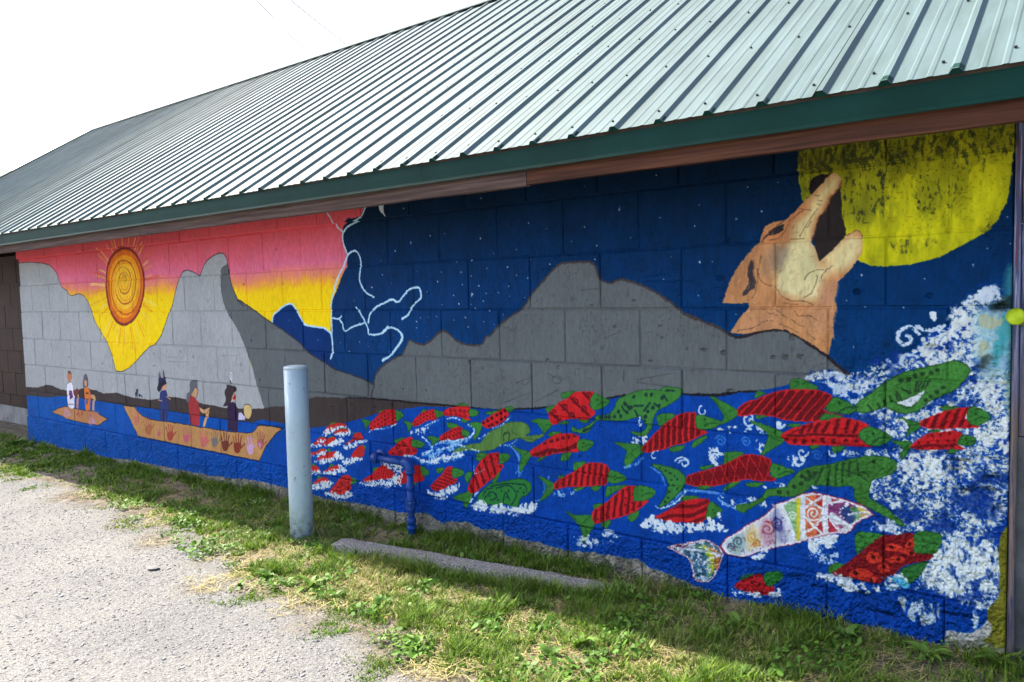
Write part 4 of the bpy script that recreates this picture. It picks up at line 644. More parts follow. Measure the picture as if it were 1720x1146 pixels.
for r in range(-5, 3):
    z0, z1 = (r+5)*CU_H, (r+6)*CU_H
    off = 0 if r % 2 else .5
    xs = [WL+random.uniform(-.006, .008)]+[x for x in (off*BW+i*BW for i in range(-24, 4)) if WL+.12 < x < WR-.06]+[WR]
    for a, c in zip(xs[:-1], xs[1:]):
        g = .0036
        o = obj('block', block_mesh(a+g*.6, c-g*.6, z0+g+(-.10 if r == -5 else 0), z1-g, PROUD[r]+random.uniform(-.0022, .0022)), M_MURAL, wall)
# concrete footing under the blocks
V, F = join([(boxv(WL+.02, WR-.02, .012, .28, -.6, -.1), BF)]); obj('footing', mesh_of('footing', V, F), M_CONC, bld)
# recessed brown wall to the left
PB = .45
V, F = join([(boxv(-13.4, WL-.02, PB+.010, PB+.2, .20, 2.08), BF)]); pw = obj('porch_wall', mesh_of('porch_wall', V, F), M_BROWN, bld)
for k in range(7):
    z0 = .347+(k-1)*.28; z1 = min(2.085, z0+.28); off = .5*(k % 2)
    for i in range(10):
        a = WL-.06-(i+off)*BW; c = a-BW
        if k == 0: z0_ = .20
        else: z0_ = z0
        V, F = join([(boxv(c+.004, a-.004, PB+random.uniform(-.002, .002), PB+.05, z0_+.004, z1-.004), BF)])
        obj('block', mesh_of('block', V, F), M_BROWN, pw)
V, F = join([(boxv(-13.4, WL-.02, PB-.006, PB+.22, -.6, .196), BF)]); obj('porch_footing', mesh_of('porch_footing', V, F), M_CONC, bld)
# side and rear walls (seen only from elsewhere)
for nm, bx in (('rear_wall', (-13.4, 1.0, 6.6, 6.85, -.4, 2.1)), ('gable_wall', (-13.4, -13.15, .66, 6.59, -.4, 2.1)), ('gable_wall', (.85, 1.1, .31, 6.59, -.4, 2.1))):
    V, F = join([(boxv(*bx), BF)]); obj(nm, mesh_of(nm, V, F), M_BROWN, bld)
for gx in (-13.38, .87):
    V = [(gx, .35, 2.11), (gx, 6.5, 2.11), (gx, 3.2, 4.3), (gx+.2, .35, 2.11), (gx+.2, 6.5, 2.11), (gx+.2, 3.2, 4.3)]
    obj('gable', mesh_of('gable', V, [(0, 2, 1), (3, 4, 5), (0, 1, 4, 3), (1, 2, 5, 4), (2, 0, 3, 5)]), M_OLDWOOD, bld)
# ---- roof
PITCH = R(33.5); EY, EZ, RY = -.47, 2.150, 3.20
SL = (RY-EY)/math.cos(PITCH)
def rp(x, s, h): return (x, EY+s*math.cos(PITCH)-h*math.sin(PITCH), EZ+s*math.sin(PITCH)+h*math.cos(PITCH))
X0R, X1R = -13.72, 1.15
V = [rp(X0R, .01, -.03), rp(X1R, .01, -.03), rp(X1R, SL, -.03), rp(X0R, SL, -.03), rp(X0R, .01, -.006), rp(X1R, .01, -.006), rp(X1R, SL, -.006), rp(X0R, SL, -.006)]
roof = obj('roof', mesh_of('roof', V, BF), M_UNDER, bld)
RIB = .2065; PW = 4*RIB; PX0 = -1.159-.5*RIB*0
def panel(x0):
    prof = []                                    # (dx, h) across one sheet: four ribs, two low stiffeners between
    for r in range(4):
        c = r*RIB; hh = .0175 if r == 0 else .0150; w = .024 if r == 0 else .021
        prof += [(c-w, 0), (c-w*.42, hh), (c+w*.42, hh), (c+w, 0)]
        for q in (.36, .64): prof += [(c+RIB*q-.011, 0), (c+RIB*q-.006, .0020), (c+RIB*q+.006, .0020), (c+RIB*q+.011, 0)]
    prof += [(PW-.028, 0)]
    V, F = [], []; ns = 3; n = len(prof)
    for i in range(ns+1):
        s = SL*i/ns
        for dx, h in prof: V.append(rp(x0+dx, s, h+(.0006*math.sin(i*2+x0*3))))
    for i in range(ns):
        for k in range(n-1): F.append((i*n+k, i*n+k+1, (i+1)*n+k+1, (i+1)*n+k))
    return mesh_of('roof_panel', V, F)
m_first = math.floor((X0R-PX0)/PW)+1
for k in range(m_first, 3):
    x0 = PX0+k*PW
    if x0 < X0R or x0+PW > X1R+.6: continue
    p = obj('roof_panel', panel(x0), M_ROOF, roof)
    sv = []                                      # screw heads beside each rib
    for r in range(4):
        for s in (.11, .72, 1.33, 1.94, 2.55, 3.16, 3.77):
            cx = x0+r*RIB-.052+random.uniform(-.006, .006); s2 = s+random.uniform(-.015, .015)
            q = [rp(cx+.0055*math.cos(a), s2+.0055*math.sin(a), .001) for a in np.linspace(0, 2*PI, 7)[:-1]]; q2 = [rp(cx+.0045*math.cos(a), s2+.0045*math.sin(a), .0075) for a in np.linspace(0, 2*PI, 7)[:-1]]
            sv.append((q+q2, [(i, (i+1) % 6, 6+(i+1) % 6, 6+i) for i in range(6)]+[tuple(range(6, 12))]))
    V, F = join(sv); so = obj('screws', mesh_of('screws', V, F), M_SCREW, roof); so['kind'] = 'stuff'
# foam closures plugging the rib ends at the eave
cl = []
for j in range(-6, 70):
    c = PX0+j*RIB*1.0-0
    c = PX0+ (2*PW) - j*RIB
    if c < X0R+.03 or c > X1R-.05: continue
    q = [rp(c-.023, .004, -.008), rp(c+.023, .004, -.008), rp(c+.020, .004, .002), rp(c+.009, .004, .0145), rp(c-.009, .004, .0145), rp(c-.020, .004, .002)]
    q2 = [(x, y+.03, z+.02) for x, y, z in q]
    cl.append((q+q2, [(0, 1, 2, 3, 4, 5), (6, 11, 10, 9, 8, 7)]+[(i, 6+i, 6+(i+1) % 6, (i+1) % 6) for i in range(6)]))
V, F = join(cl); o = obj('rib_closures', mesh_of('rib_closures', V, F), M_GREEN, roof); o['kind'] = 'stuff'
# ridge cap
for a, c in ((X0R-.02, -10.6), (-10.62, -7.5), (-7.52, -4.4), (-4.42, -1.3), (-1.32, X1R)):
    t_ = math.tan(PITCH); zr = EZ+SL*math.sin(PITCH)+.040
    V = [(a, RY-.16, zr-.16*t_), (c, RY-.16, zr-.16*t_), (a, RY, zr), (c, RY, zr), (a, RY+.16, zr-.16*t_), (c, RY+.16, zr-.16*t_), (a, RY-.163, zr-.16*t_-.012), (c, RY-.163, zr-.16*t_-.012)]
    V += [(x, y, z-.004) for x, y, z in V[:6]]
    obj('ridge_cap', mesh_of('ridge_cap', V, [(0, 1, 3, 2), (2, 3, 5, 4), (0, 6, 7, 1), (8, 10, 11, 9), (10, 12, 13, 11)]), M_ROOF, roof)
# rear slope
V = [(X0R, RY, EZ+SL*math.sin(PITCH)), (X1R, RY, EZ+SL*math.sin(PITCH)), (X1R, 2*RY+.47, EZ), (X0R, 2*RY+.47, EZ)]; V += [(x, y, z-.03) for x, y, z in V]
obj('rear_slope', mesh_of('rear_slope', V, BF), M_ROOF, roof)
# rake trim on the left gable
V = [rp(X0R-.02, 0, -.10), rp(X0R+.02, 0, -.10), rp(X0R+.02, SL, -.10), rp(X0R-.02, SL, -.10), rp(X0R-.02, 0, .03), rp(X0R+.02, 0, .03), rp(X0R+.02, SL, .03), rp(X0R-.02, SL, .03)]
obj('rake_trim', mesh_of('rake_trim', V, BF), M_GREEN, roof)
# eave flashing: 3 m lengths with a kicked-out drip edge, each lapping the next
prof = [(-.452, 2.146), (-.4535, 2.10), (-.453, 2.062), (-.466, 2.046), (-.464, 2.043), (-.449, 2.058), (-.449, 2.146)]
js = [-13.7, -10.66, -7.851, -5.088, -2.301, .55, 1.14]
for i, (a, c) in enumerate(zip(js[:-1], js[1:])):
    dy = -.0018*(i % 2); nseg = 6; V, F = [], []; n = len(prof)
    for k in range(nseg+1):
        x = a+(c-a+.02*(i < 5))*k/nseg; w = random.uniform(-.0025, .0025)
        for y, z in prof: V.append((x, y+dy+w*(2.146-z)*12, z+w*.4))
    for k in range(nseg):
        for q in range(n): F.append((k*n+q, k*n+(q+1) % n, (k+1)*n+(q+1) % n, (k+1)*n+q))
    F += [tuple(range(n-1, -1, -1)), tuple(nseg*n+q for q in range(n))]
    obj('eave_flashing', mesh_of('eave_flashing', V, F), M_GREEN, bld)
for i, (a, c, m) in enumerate(((-13.7, -9.4, M_OLDWOOD), (-9.395, -5.222, M_OLDWOOD), (-5.218, -1.640, M_OLDWOOD), (-1.634, 1.14, M_REDWOOD))):
    y0 = -.432-.003*(i == 3); V = []
    nseg = 10; F = []
    for k in range(nseg+1):
        x = a+(c-a)*k/nseg; w = random.uniform(-.003, .003)
        V += [(x, y0, 1.982+w-.004*(i < 3)), (x, y0, 2.125), (x, y0+.036, 2.125), (x, y0+.036, 1.982+w-.004*(i < 3))]
    for k in range(nseg):
        for q in range(4): F.append((k*4+q, k*4+(q+1) % 4, k*4+4+(q+1) % 4, k*4+4+q))
    F += [(3, 2, 1, 0), tuple(nseg*4+q for q in range(4))]
    obj('fascia_board', mesh_of('fascia_board', V, F), m, bld)
# corner post with paint runs, and the neighbouring wall beyond it
m, t, b, _ = nodes('paint_streaked_post'); p = worldpos(t, (30, 30, .8)); f = noise_tex(t, p, 2.6, 5, .6)
hz = N(t, 'ShaderNodeSeparateXYZ'); t.links.new(worldpos(t), hz.inputs[0]); zr_ = N(t, 'ShaderNodeMapRange'); zr_.inputs[1].default_value = .95; zr_.inputs[2].default_value = 1.35; t.links.new(hz.outputs[2], zr_.inputs[0])
hi = ramp_node(t, f, [(.30, (.01, .03, .09)), (.44, (.015, .05, .12)), (.50, (.30, .30, .44)), (.56, (.02, .06, .14)), (.66, (.16, .02, .03))]); lo = ramp_node(t, f, [(.3, (.05, .04, .035)), (.45, (.17, .13, .10)), (.52, (.02, .03, .10)), (.58, (.22, .16, .12)), (.68, (.10, .025, .02))])
t.links.new(mix(t, zr_.outputs[0], lo, hi), b.inputs['Base Color']); b.inputs['Roughness'].default_value = .6; bump(t, f, b, .004); M_POST = m
V, F = tube([(.212, .012, z) for z in (.05, .5, 1.0, 1.5, 2.2)], [.0135, .012, .0125, .0115, .012], 8); obj('corner_post', mesh_of('corner_post', V, F), M_POST, bld)
V, F = join([(boxv(.2255, .62, .022, .26, .93, 2.2), BF)]); obj('side_panel', mesh_of('side_panel', V, F), M_POST, bld)
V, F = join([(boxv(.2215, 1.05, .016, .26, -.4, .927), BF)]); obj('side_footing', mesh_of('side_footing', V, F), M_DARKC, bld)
V, F = join([(boxv(.63, 1.05, .02, .26, .93, 2.2), BF)]); obj('side_panel', mesh_of('side_panel', V, F), M_BROWN, bld)
# ------------------------------------------------------------------ ground
def vn2(x, y, c, seed):                          # value noise at arbitrary points
    g = np.random.default_rng(seed).random((257, 257)); u, v = np.asarray(x)/c+500, np.asarray(y)/c+500
    i, j = np.floor(u).astype(int), np.floor(v).astype(int); fu, fv = u-i, v-j; fu, fv = fu*fu*(3-2*fu), fv*fv*(3-2*fv); i %= 256; j %= 256
    return (g[i, j]*(1-fu)+g[i+1, j]*fu)*(1-fv)+(g[i, j+1]*(1-fu)+g[i+1, j+1]*fu)*fv
EDGE = np.array([(-14, -.86), (-7.32, -.76), (-6.82, -.65), (-6.16, -.70), (-5.54, -.77), (-5.05, -.80), (-4.54, -.80), (-4.03, -.86), (-3.59, -.98), (-3.17, -1.14), (-2.94, -1.08), (-2.47, -1.17), (-1.97, -1.18), (-1.62, -1.26), (-.8, -1.45), (1.5, -1.9), (6, -2.2)])
def edge_y(x): return np.interp(x, EDGE[:, 0], EDGE[:, 1])
def gz(x, y):
    x, y = np.asarray(x, float), np.asarray(y, float)
    h = np.interp(x, [-14, -8.7, -3.5, 0, 3], [-.10, -.065, -.012, .035, .05])+np.interp(x, [-9, -3.5, -2, 0], [.065, .070, .062, .05])*np.exp(np.minimum(y, 0)/.2)
    near = np.exp(-np.maximum(0, np.hypot(x+4, y+1)-9)/4)
    return h*np.clip(near+.3, 0, 1)+near*((vn2(x, y, .35, 1)-.5)*.013+(vn2(x, y, 1.3, 2)-.5)*.024)
gx = np.concatenate([[-6000, -1500, -300, -80, -30, -20], np.linspace(-15, 3, 181), [4, 6, 12, 40, 200, 1500, 6000]])
gy = np.concatenate([[-6000, -1500, -300, -60, -20, -10, -7], np.linspace(-5, .4, 76), [2, 8, 14, 40, 200, 1500, 6000]])
GX, GY = np.meshgrid(gx, gy, indexing='ij'); GZ = gz(GX, GY)
nx_, ny_ = len(gx), len(gy)
V = np.stack([GX.ravel(), GY.ravel(), GZ.ravel()], 1); F = [(i*ny_+j, (i+1)*ny_+j, (i+1)*ny_+j+1, i*ny_+j+1) for i in range(nx_-1) for j in range(ny_-1)]
gm = mesh_of('ground', V, F, smooth=True)
soil = np.clip((GY-edge_y(GX)+(vn2(GX, GY, .18, 5)-.5)*.5)*5+.5, 0, 1).ravel()
ca = gm.color_attributes.new('soil', 'FLOAT_COLOR', 'POINT'); ca.data.foreach_set('color', np.stack([soil]*3+[np.ones_like(soil)], 1).astype(np.float32).ravel())
m, t, b, _ = nodes('gravel_ground'); p = worldpos(t)
sp = ramp_node(t, noise_tex(t, p, 95, 3, .7), [(.28, (.082, .082, .080)), (.46, (.190, .188, .182)), (.68, (.285, .282, .270))])
big = ramp_node(t, noise_tex(t, p, 1.1, 5), [(.35, (.80, .81, .84)), (.65, (1, 1, .99))]); gcol = mix(t, 1.0, sp, big, 'MULTIPLY')
sl = ramp_node(t, noise_tex(t, p, 14, 6, .65), [(.3, (.05, .042, .030)), (.5, (.15, .125, .09)), (.72, (.30, .26, .20))])
at = N(t, 'ShaderNodeAttribute', attribute_name='soil'); t.links.new(mix(t, at.outputs['Fac'], gcol, sl), b.inputs['Base Color'])
b.inputs['Roughness'].default_value = .92; b.inputs['Specular IOR Level'].default_value = .2
b0 = bump(t, noise_tex(t, p, 13, 4, .6), b, .016, 1); b1 = bump(t, noise_tex(t, p, 60, 4, .7), b, .014, 1, b0); bump(t, noise_tex(t, p, 160, 2), b, .004, 1, b1)
tag(obj('ground', gm, m), kind='structure')
# ------------------------------------------------------------------ far hill
hx = np.linspace(-1, 1, 61); V, F = [], []
for i, u in enumerate(hx):
    az = R(-86)+u*R(42)
    top = 392*(1-.25*u*u)+28*math.sin(u*9+1)+14*math.sin(u*23)
    for j, (d, f) in enumerate(((1700, 0), (1900, .3), (2150, .7), (2500, 1), (2900, .75), (3400, 0))):
        V.append((math.sin(az)*d, math.cos(az)*d, top*f-2+(10*math.sin(u*40+j*2) if 0 < f < 1 else 0)))
for i in range(60):
    for j in range(5): F.append((i*6+j, i*6+j+1, i*6+6+j+1, i*6+6+j))
M_HILL = simple('forested_hill', [(.3, (.03, .055, .03)), (.7, (.08, .11, .06))], .02, rough=.95, bd=0, spec=.1)
tag(obj('hill', mesh_of('hill', V, F, smooth=True), M_HILL), kind='structure')
# ------------------------------------------------------------------ bollard
m, t, b, _ = nodes('pale_blue_post_paint'); p = worldpos(t)
sc_ = ramp_node(t, noise_tex(t, worldpos(t, (1, 1, .5)), 42, 4, .7), [(.30, (.10, .11, .12)), (.36, (.37, .48, .52)), (.7, (.42, .53, .57))])
spx = N(t, 'ShaderNodeSeparateXYZ'); t.links.new(p, spx.inputs[0]); lowf = N(t, 'ShaderNodeMapRange'); lowf.inputs[1].default_value = .02; lowf.inputs[2].default_value = .22; lowf.inputs[3].default_value = 0; lowf.inputs[4].default_value = 1; t.links.new(spx.outputs[2], lowf.inputs[0])
dirt = ramp_node(t, noise_tex(t, p, 30, 5, .7), [(.38, (.16, .14, .11)), (.55, (.39, .50, .54))])
t.links.new(mix(t, lowf.outputs[0], dirt, sc_), b.inputs['Base Color']); b.inputs['Roughness'].default_value = .38; bump(t, noise_tex(t, p, 70, 3), b, .0012)
bo = empty('bollard', (-3.452, -.402, 0), 'pale blue painted steel bollard standing in the grass before the wall', 'bollard')
V, F = lathe([(.0715, -.25), (.0715, .3), (.0715, .7), (.0715, 1.052)], 40); o = obj('post', mesh_of('post', V, F, smooth=False), m, bo)
for pg in o.data.polygons: pg.use_smooth = len(pg.vertices) == 4
V, F = lathe([(.0716, 1.0522), (.0716, 1.064), (.069, 1.070), (.05, 1.0755), (.02, 1.078), (.004, 1.0785)], 40); o = obj('cap', mesh_of('cap', V, F, smooth=True), m, bo)
# ------------------------------------------------------------------ blue standpipe
pp = empty('standpipe', (-2.83, -.075, .05), 'blue painted pipe that leaves the wall, turns and drops into the grass', 'pipe')
def ppart(nm, vf, sm=True):
    V, F = vf; V = [(v[0]+2.83, v[1]+.075, v[2]-.05) for v in V]; o = obj(nm, mesh_of(nm, V, F, smooth=sm), M_PIPE, pp); return o
PY = -.075; HZ = .480
def arc(c, a, bb, r, n=6): # quarter bend from direction a to bb about corner c
    a, bb, c = Vector(a), Vector(bb), Vector(c); return [c-a*r+ (a*math.sin(t)+bb*(1-math.cos(t)))*r for t in np.linspace(0, PI/2, n)]
ppart('wall_flange', tube([(-3.150, .02, HZ), (-3.150, -.012, HZ)], .040, 18)); ppart('stub', tube([(-3.150, .0, HZ), (-3.150, PY+.03, HZ)], .022, 16))
ppart('elbow', tube(arc((-3.150, PY, HZ), (0, -1, 0), (1, 0, 0), .030), .0285, 16)); ppart('collar', tube([(-3.124, PY, HZ), (-3.098, PY, HZ)], .033, 18))
ppart('horizontal_pipe', tube([(-3.10, PY, HZ), (-2.86, PY, HZ)], .0205, 16)); ppart('elbow', tube([Vector((-2.872, PY, HZ))]+arc((-2.82, PY, HZ), (1, 0, 0), (0, 0, -1), .034)+[Vector((-2.82, PY, HZ-.06))], .0285, 16))
ppart('vertical_pipe', tube([(-2.82, PY, HZ-.05), (-2.82, PY, -.1)], .0205, 16))
for z, r, h in ((.428, .031, .012), (.335, .026, .028), (.245, .034, .04), (.205, .027, .03), (.13, .028, .03), (.09, .030, .02)): ppart('coupling', lathe([(r*.86, -h/2-.004), (r, -h/2), (r, h/2), (r*.86, h/2+.004)], 18 if r < .033 else 8, (-2.82, PY, z)), r < .033)
ppart('valve_stem', tube([(-2.80, PY-.02, .245), (-2.772, PY-.035, .245)], .015, 8), False)
# ------------------------------------------------------------------ concrete wheel stop
cA, cB = Vector((-3.10, -.415, 0)), Vector((-1.41, -.165, 0)); ax_ = (cB-cA).normalized(); pn = Vector((-ax_.y, ax_.x, 0)); L_ = (cB-cA).length
pr_ = [(-.072, -.09), (-.072, .045), (-.048, .096), (.042, .104), (.070, .085), (.074, -.09)]; V, F = [], []; nseg = 22; n = len(pr_)
for k in range(nseg+1):
    u = k/nseg; q = cA+ax_*(L_*u)
    for d, h in pr_:
        e = .012 if k in (0, nseg) else 0
        w = q+pn*(d*(1-e*3))+Vector((random.uniform(-.003, .003), random.uniform(-.004, .004), 0)); V.append((w.x, w.y, h-e*.6+random.uniform(-.004, .003)-.044+.012*u))
for k in range(nseg):
    for q in range(n): F.append((k*n+q, (k+1)*n+q, (k+1)*n+(q+1) % n, k*n+(q+1) % n))
F += [tuple(range(n)), tuple(nseg*n+q for q in range(n-1, -1, -1))]
M_CURB = simple('aggregate_concrete', [(.32, (.06, .06, .058)), (.47, (.185, .183, .172)), (.60, (.30, .295, .28)), (.72, (.55, .54, .51))], 110, rough=.92, bd=.010, bscale=38)
tag(obj('wheel_stop', mesh_of('wheel_stop', V, F), M_CURB), 'long worn concrete wheel stop lying in the grass along the wall', 'wheel stop')
# ------------------------------------------------------------------ lime green peg on the corner post
kd = (Vector(CP)-Vector((.228, -.05, 1.353))).normalized(); ka = Vector((.228, -.012, 1.350)); kx = (kd+Vector((-.25, 0, .25))).normalized()
V, F = tube([ka-kx*.01, ka+kx*.05, ka+kx*.062, ka+kx*.066, ka+kx*.062, ka+kx*.056], [.016, .021, .031, .031, .024, .004], 20)
tag(obj('painted_peg', mesh_of('painted_peg', V, F, smooth=True), simple('lime_paint', [(.3, (.36, .52, .01)), (.7, (.55, .70, .03))], 40, rough=.35, bd=.001)), 'lime green round peg sticking out of the corner post', 'peg')
# ------------------------------------------------------------------ overhead wires
M_WIRE = simple('wire', [(.3, (.30, .31, .32)), (.7, (.36, .37, .38))], 3, rough=.5, bd=0)
def skyray(px, py, d):
    v = CF*FPX+CR*(px-860)-CU*(py-573); v = v/np.linalg.norm(v); return CP+v*d
for (a, c, lb) in (((440, 0), (525, 90), 'thin grey overhead wire above the roof ridge, the left of two'), ((500, 0), (590, 75), 'thin grey overhead wire above the roof ridge, the right of two')):
    A, B = skyray(*a, 34.0), skyray(*c, 46.0); D = B-A
    pts = [A+D*u-np.array([0, 0, .25*(1-((u-.5)/2.5)**2)]) for u in np.linspace(-.7, 3, 17)]
    V, F = tube(pts, .026, 5); tag(obj('overhead_wire', mesh_of('overhead_wire', V, F), M_WIRE), lb, 'wire', 'overhead wires')
# ------------------------------------------------------------------ loose gravel stones
NS = 42000
px_ = -9+rng.random(NS*3)**.75*9.6; py_ = -3.6+rng.random(NS*3)*3.2
ok = (py_ < edge_y(px_)+.12+(vn2(px_, py_, .15, 9)-.5)*.35); px_, py_ = px_[ok][:NS], py_[ok][:NS]; n = len(px_)
oc = np.array([(1, 0, 0), (0, 1, 0), (-1, 0, 0), (0, -1, 0), (0, 0, 1), (0, 0, -1)], float); of = np.array([(0, 1, 4), (1, 2, 4), (2, 3, 4), (3, 0, 4), (1, 0, 5), (2, 1, 5), (3, 2, 5), (0, 3, 5)])
sz = .0020+.0060*rng.random(n)**2.6; sz[rng.random(n) > .985] *= 1.8; an = rng.random(n)*2*PI
vv = oc[None]*(sz[:, None, None]*(.7+.6*rng.random((n, 6, 1)))); vv[..., 2] *= .6
xr = vv[..., 0]*np.cos(an)[:, None]-vv[..., 1]*np.sin(an)[:, None]; yr = vv[..., 0]*np.sin(an)[:, None]+vv[..., 1]*np.cos(an)[:, None]
vv = np.stack([xr+px_[:, None], yr+py_[:, None], vv[..., 2]+gz(px_, py_)[:, None]+sz[:, None]*.15], -1)
def np_mesh(name, V, F, colr=None):
    me = bpy.data.meshes.new(name); nv, nf, k = len(V), len(F), F.shape[1]
    me.vertices.add(nv); me.vertices.foreach_set('co', V.astype(np.float32).ravel()); me.loops.add(nf*k); me.loops.foreach_set('vertex_index', F.astype(np.int32).ravel())
    me.polygons.add(nf); me.polygons.foreach_set('loop_start', np.arange(0, nf*k, k, dtype=np.int32))
    if colr is not None:
        c = me.color_attributes.new('tint', 'FLOAT_COLOR', 'POINT'); c.data.foreach_set('color', np.concatenate([colr, np.ones((nv, 1))], 1).astype(np.float32).ravel())
    me.update(calc_edges=True); me.validate(); return me
FF = (of[None]+(np.arange(n)*6)[:, None, None]).reshape(-1, 3); tint = np.repeat((.10+.30*rng.random(n)**.8)[:, None]*np.array([[.99, 1.0, 1.0]]), 6, 0)
m, t, b, _ = nodes('stone'); at = N(t, 'ShaderNodeAttribute', attribute_name='tint'); t.links.new(at.outputs['Color'], b.inputs['Base Color']); b.inputs['Roughness'].default_value = .9; b.inputs['Specular IOR Level'].default_value = .2
tag(obj('gravel', np_mesh('gravel', vv.reshape(-1, 3), FF, tint), m), 'loose grey gravel scattered over the lane', 'gravel', kind='stuff')
# ------------------------------------------------------------------ grass
def leaf_material(name):
    m, t, b, out = nodes(name); at = N(t, 'ShaderNodeAttribute', attribute_name='tint'); t.links.new(at.outputs['Color'], b.inputs['Base Color']); b.inputs['Roughness'].default_value = .55; b.inputs['Specular IOR Level'].default_value = .3
    tr = N(t, 'ShaderNodeBsdfTranslucent'); t.links.new(at.outputs['Color'], tr.inputs[0]); ms = N(t, 'ShaderNodeMixShader'); ms.inputs[0].default_value = .30
    t.links.new(b.outputs[0], ms.inputs[1]); t.links.new(tr.outputs[0], ms.inputs[2]); t.links.new(ms.outputs[0], out.inputs[0]); return m
M_GRASS = leaf_material('grass_blade')
def scatter(nc, x0, x1, pow_):
    nt = nc//22; tx = x0+(x1-x0)*rng.random(nt)**pow_; ty = -2.2+2.2*rng.random(nt); ti = rng.integers(0, nt, nc); tr_ = .006+.022*rng.random(nt)
    x = tx[ti]+rng.normal(0, 1, nc)*tr_[ti]; y = ty[ti]+rng.normal(0, 1, nc)*tr_[ti]; e = edge_y(x); dens = np.clip((y-e)*7+.75+(vn2(x, y, .16, 21)-.55)*3.2, 0, 1)
    dens *= np.clip(.40+1.7*(vn2(x, y, .28, 22)-.16)+.8*(vn2(x, y, .09, 23)-.5), .05, 1)
    dens *= np.where(y > -.05, .75, 1)
    bare = np.clip((vn2(x, y, .42, 24)-.66)*6, 0, .92)*(y < -.1); dens *= 1-bare
    k = (rng.random(nc) < dens) & (y < -.014)
    # keep the wheel stop and the bollard clear
    q = np.stack([x-cA.x, y-cA.y], 1); al = q@np.array([ax_.x, ax_.y]); ac = q@np.array([pn.x, pn.y]); k &= ~((al > -.02) & (al < L_+.02) & (np.abs(ac) < .075)); k &= np.hypot(x+3.452, y+.402) > .074
    return x[k], y[k]
xa, ya = scatter(300000, -4.6, 1.2, .8); xb, yb = scatter(150000, -13, -4.4, .6)
gx_, gy_ = np.concatenate([xa, xb]), np.concatenate([ya, yb]); n = len(gx_); print('blades', n)
dist_c = np.hypot(gx_-CP[0], gy_-CP[1])
lush = vn2(gx_, gy_, .22, 31); tall = (.016+.036*rng.random(n)**1.5+.10*np.clip(lush-.45, 0, .5)*rng.random(n))*(.5+.75*vn2(gx_, gy_, .06, 34))
edgef = np.clip((gy_-edge_y(gx_))*4, .3, 1); tall *= edgef
wallf = np.clip(1-np.abs(gy_)/.12, 0, 1); tall += wallf*.085*rng.random(n)*(vn2(gx_, gy_, .3, 33) > .42)
qq = np.stack([gx_-cA.x, gy_-cA.y], 1); alq = qq@np.array([ax_.x, ax_.y]); acq = qq@np.array([pn.x, pn.y]); tall += ((alq > -.05) & (alq < L_+.05) & (np.abs(acq) < .17))*np.where(acq < 0, .050, .025)*rng.random(n)
wid = (.0013+.0022*rng.random(n)**1.6)*np.clip(dist_c/3.2, 1, 2.6); an = rng.random(n)*2*PI; lean = (.25+.9*rng.random(n))*tall; bend = rng.random(n)*.6
dirx, diry = np.cos(an), np.sin(an); sxx, syy = -diry*wid, dirx*wid
def lvl(u, ww): 
    cx = gx_+dirx*lean*u**1.7; cy = gy_+diry*lean*u**1.7; cz = gz(gx_, gy_)-.004+tall*(u-bend*.35*u*u)
    return np.stack([cx-sxx*ww, cy-syy*ww, cz], 1), np.stack([cx+sxx*ww, cy+syy*ww, cz], 1)
L0, R0 = lvl(0, 1.0); L1, R1 = lvl(.5, .85); T1, T2 = lvl(1.0, .12)
VV = np.stack([L0, R0, L1, R1, T1, T2], 1).reshape(-1, 3); base = np.array([(0, 1, 3, 2), (2, 3, 5, 4)]); FQ = (base[None]+(np.arange(n)*6)[:, None, None]).reshape(-1, 4)
dry = np.clip((vn2(gx_, gy_, .30, 41)-.68)*2.6+(vn2(gx_, gy_, .05, 42)-.55)*.8+(rng.random(n)-.72)*1.3+.20*(gy_ < -.5), 0, 1)
g1 = np.array([.050, .135, .012]); g2 = np.array([.205, .310, .028]); st_ = np.array([.42, .36, .16])
cg = g1+(g2-g1)*rng.random(n)[:, None]; cg = cg+(st_-cg)*(dry*.85)[:, None]; cg *= (.45+.75*rng.random(n)+.35*vn2(gx_, gy_, .035, 43))[:, None]
tag(obj('grass', np_mesh('grass', VV, FQ, np.repeat(cg, 6, 0)), M_GRASS), 'short patchy green and straw coloured grass along the wall', 'grass', kind='stuff')
# straw thatch lying flat
xt = -6+7*rng.random(90000)**.85; yt = -1.7+1.68*rng.random(90000); k = rng.random(len(xt)) < np.clip((yt-edge_y(xt))*4+(vn2(xt, yt, .2, 51)-.55)*2, 0, .45); xt, yt = xt[k], yt[k]; n = len(xt); an = rng.random(n)*2*PI; ln = .012+.03*rng.random(n); w_ = .0008+.0007*rng.random(n)
z_ = gz(xt, yt)+.003+.012*rng.random(n); dz = (rng.random(n)-.5)*.014; dx, dy = np.cos(an)*ln, np.sin(an)*ln; ox, oy = -np.sin(an)*w_, np.cos(an)*w_
VV = np.stack([np.stack([xt-dx-ox, yt-dy-oy, z_-dz], 1), np.stack([xt-dx+ox, yt-dy+oy, z_-dz], 1), np.stack([xt+dx+ox, yt+dy+oy, z_+dz], 1), np.stack([xt+dx-ox, yt+dy-oy, z_+dz], 1)], 1).reshape(-1, 3)
tag(obj('straw', np_mesh('straw', VV, np.arange(n*4).reshape(-1, 4), np.repeat(st_[None]*(.6+.8*rng.random((n, 1))), 4, 0)), M_GRASS), 'dry straw thatch lying between the grass blades', 'straw', kind='stuff')
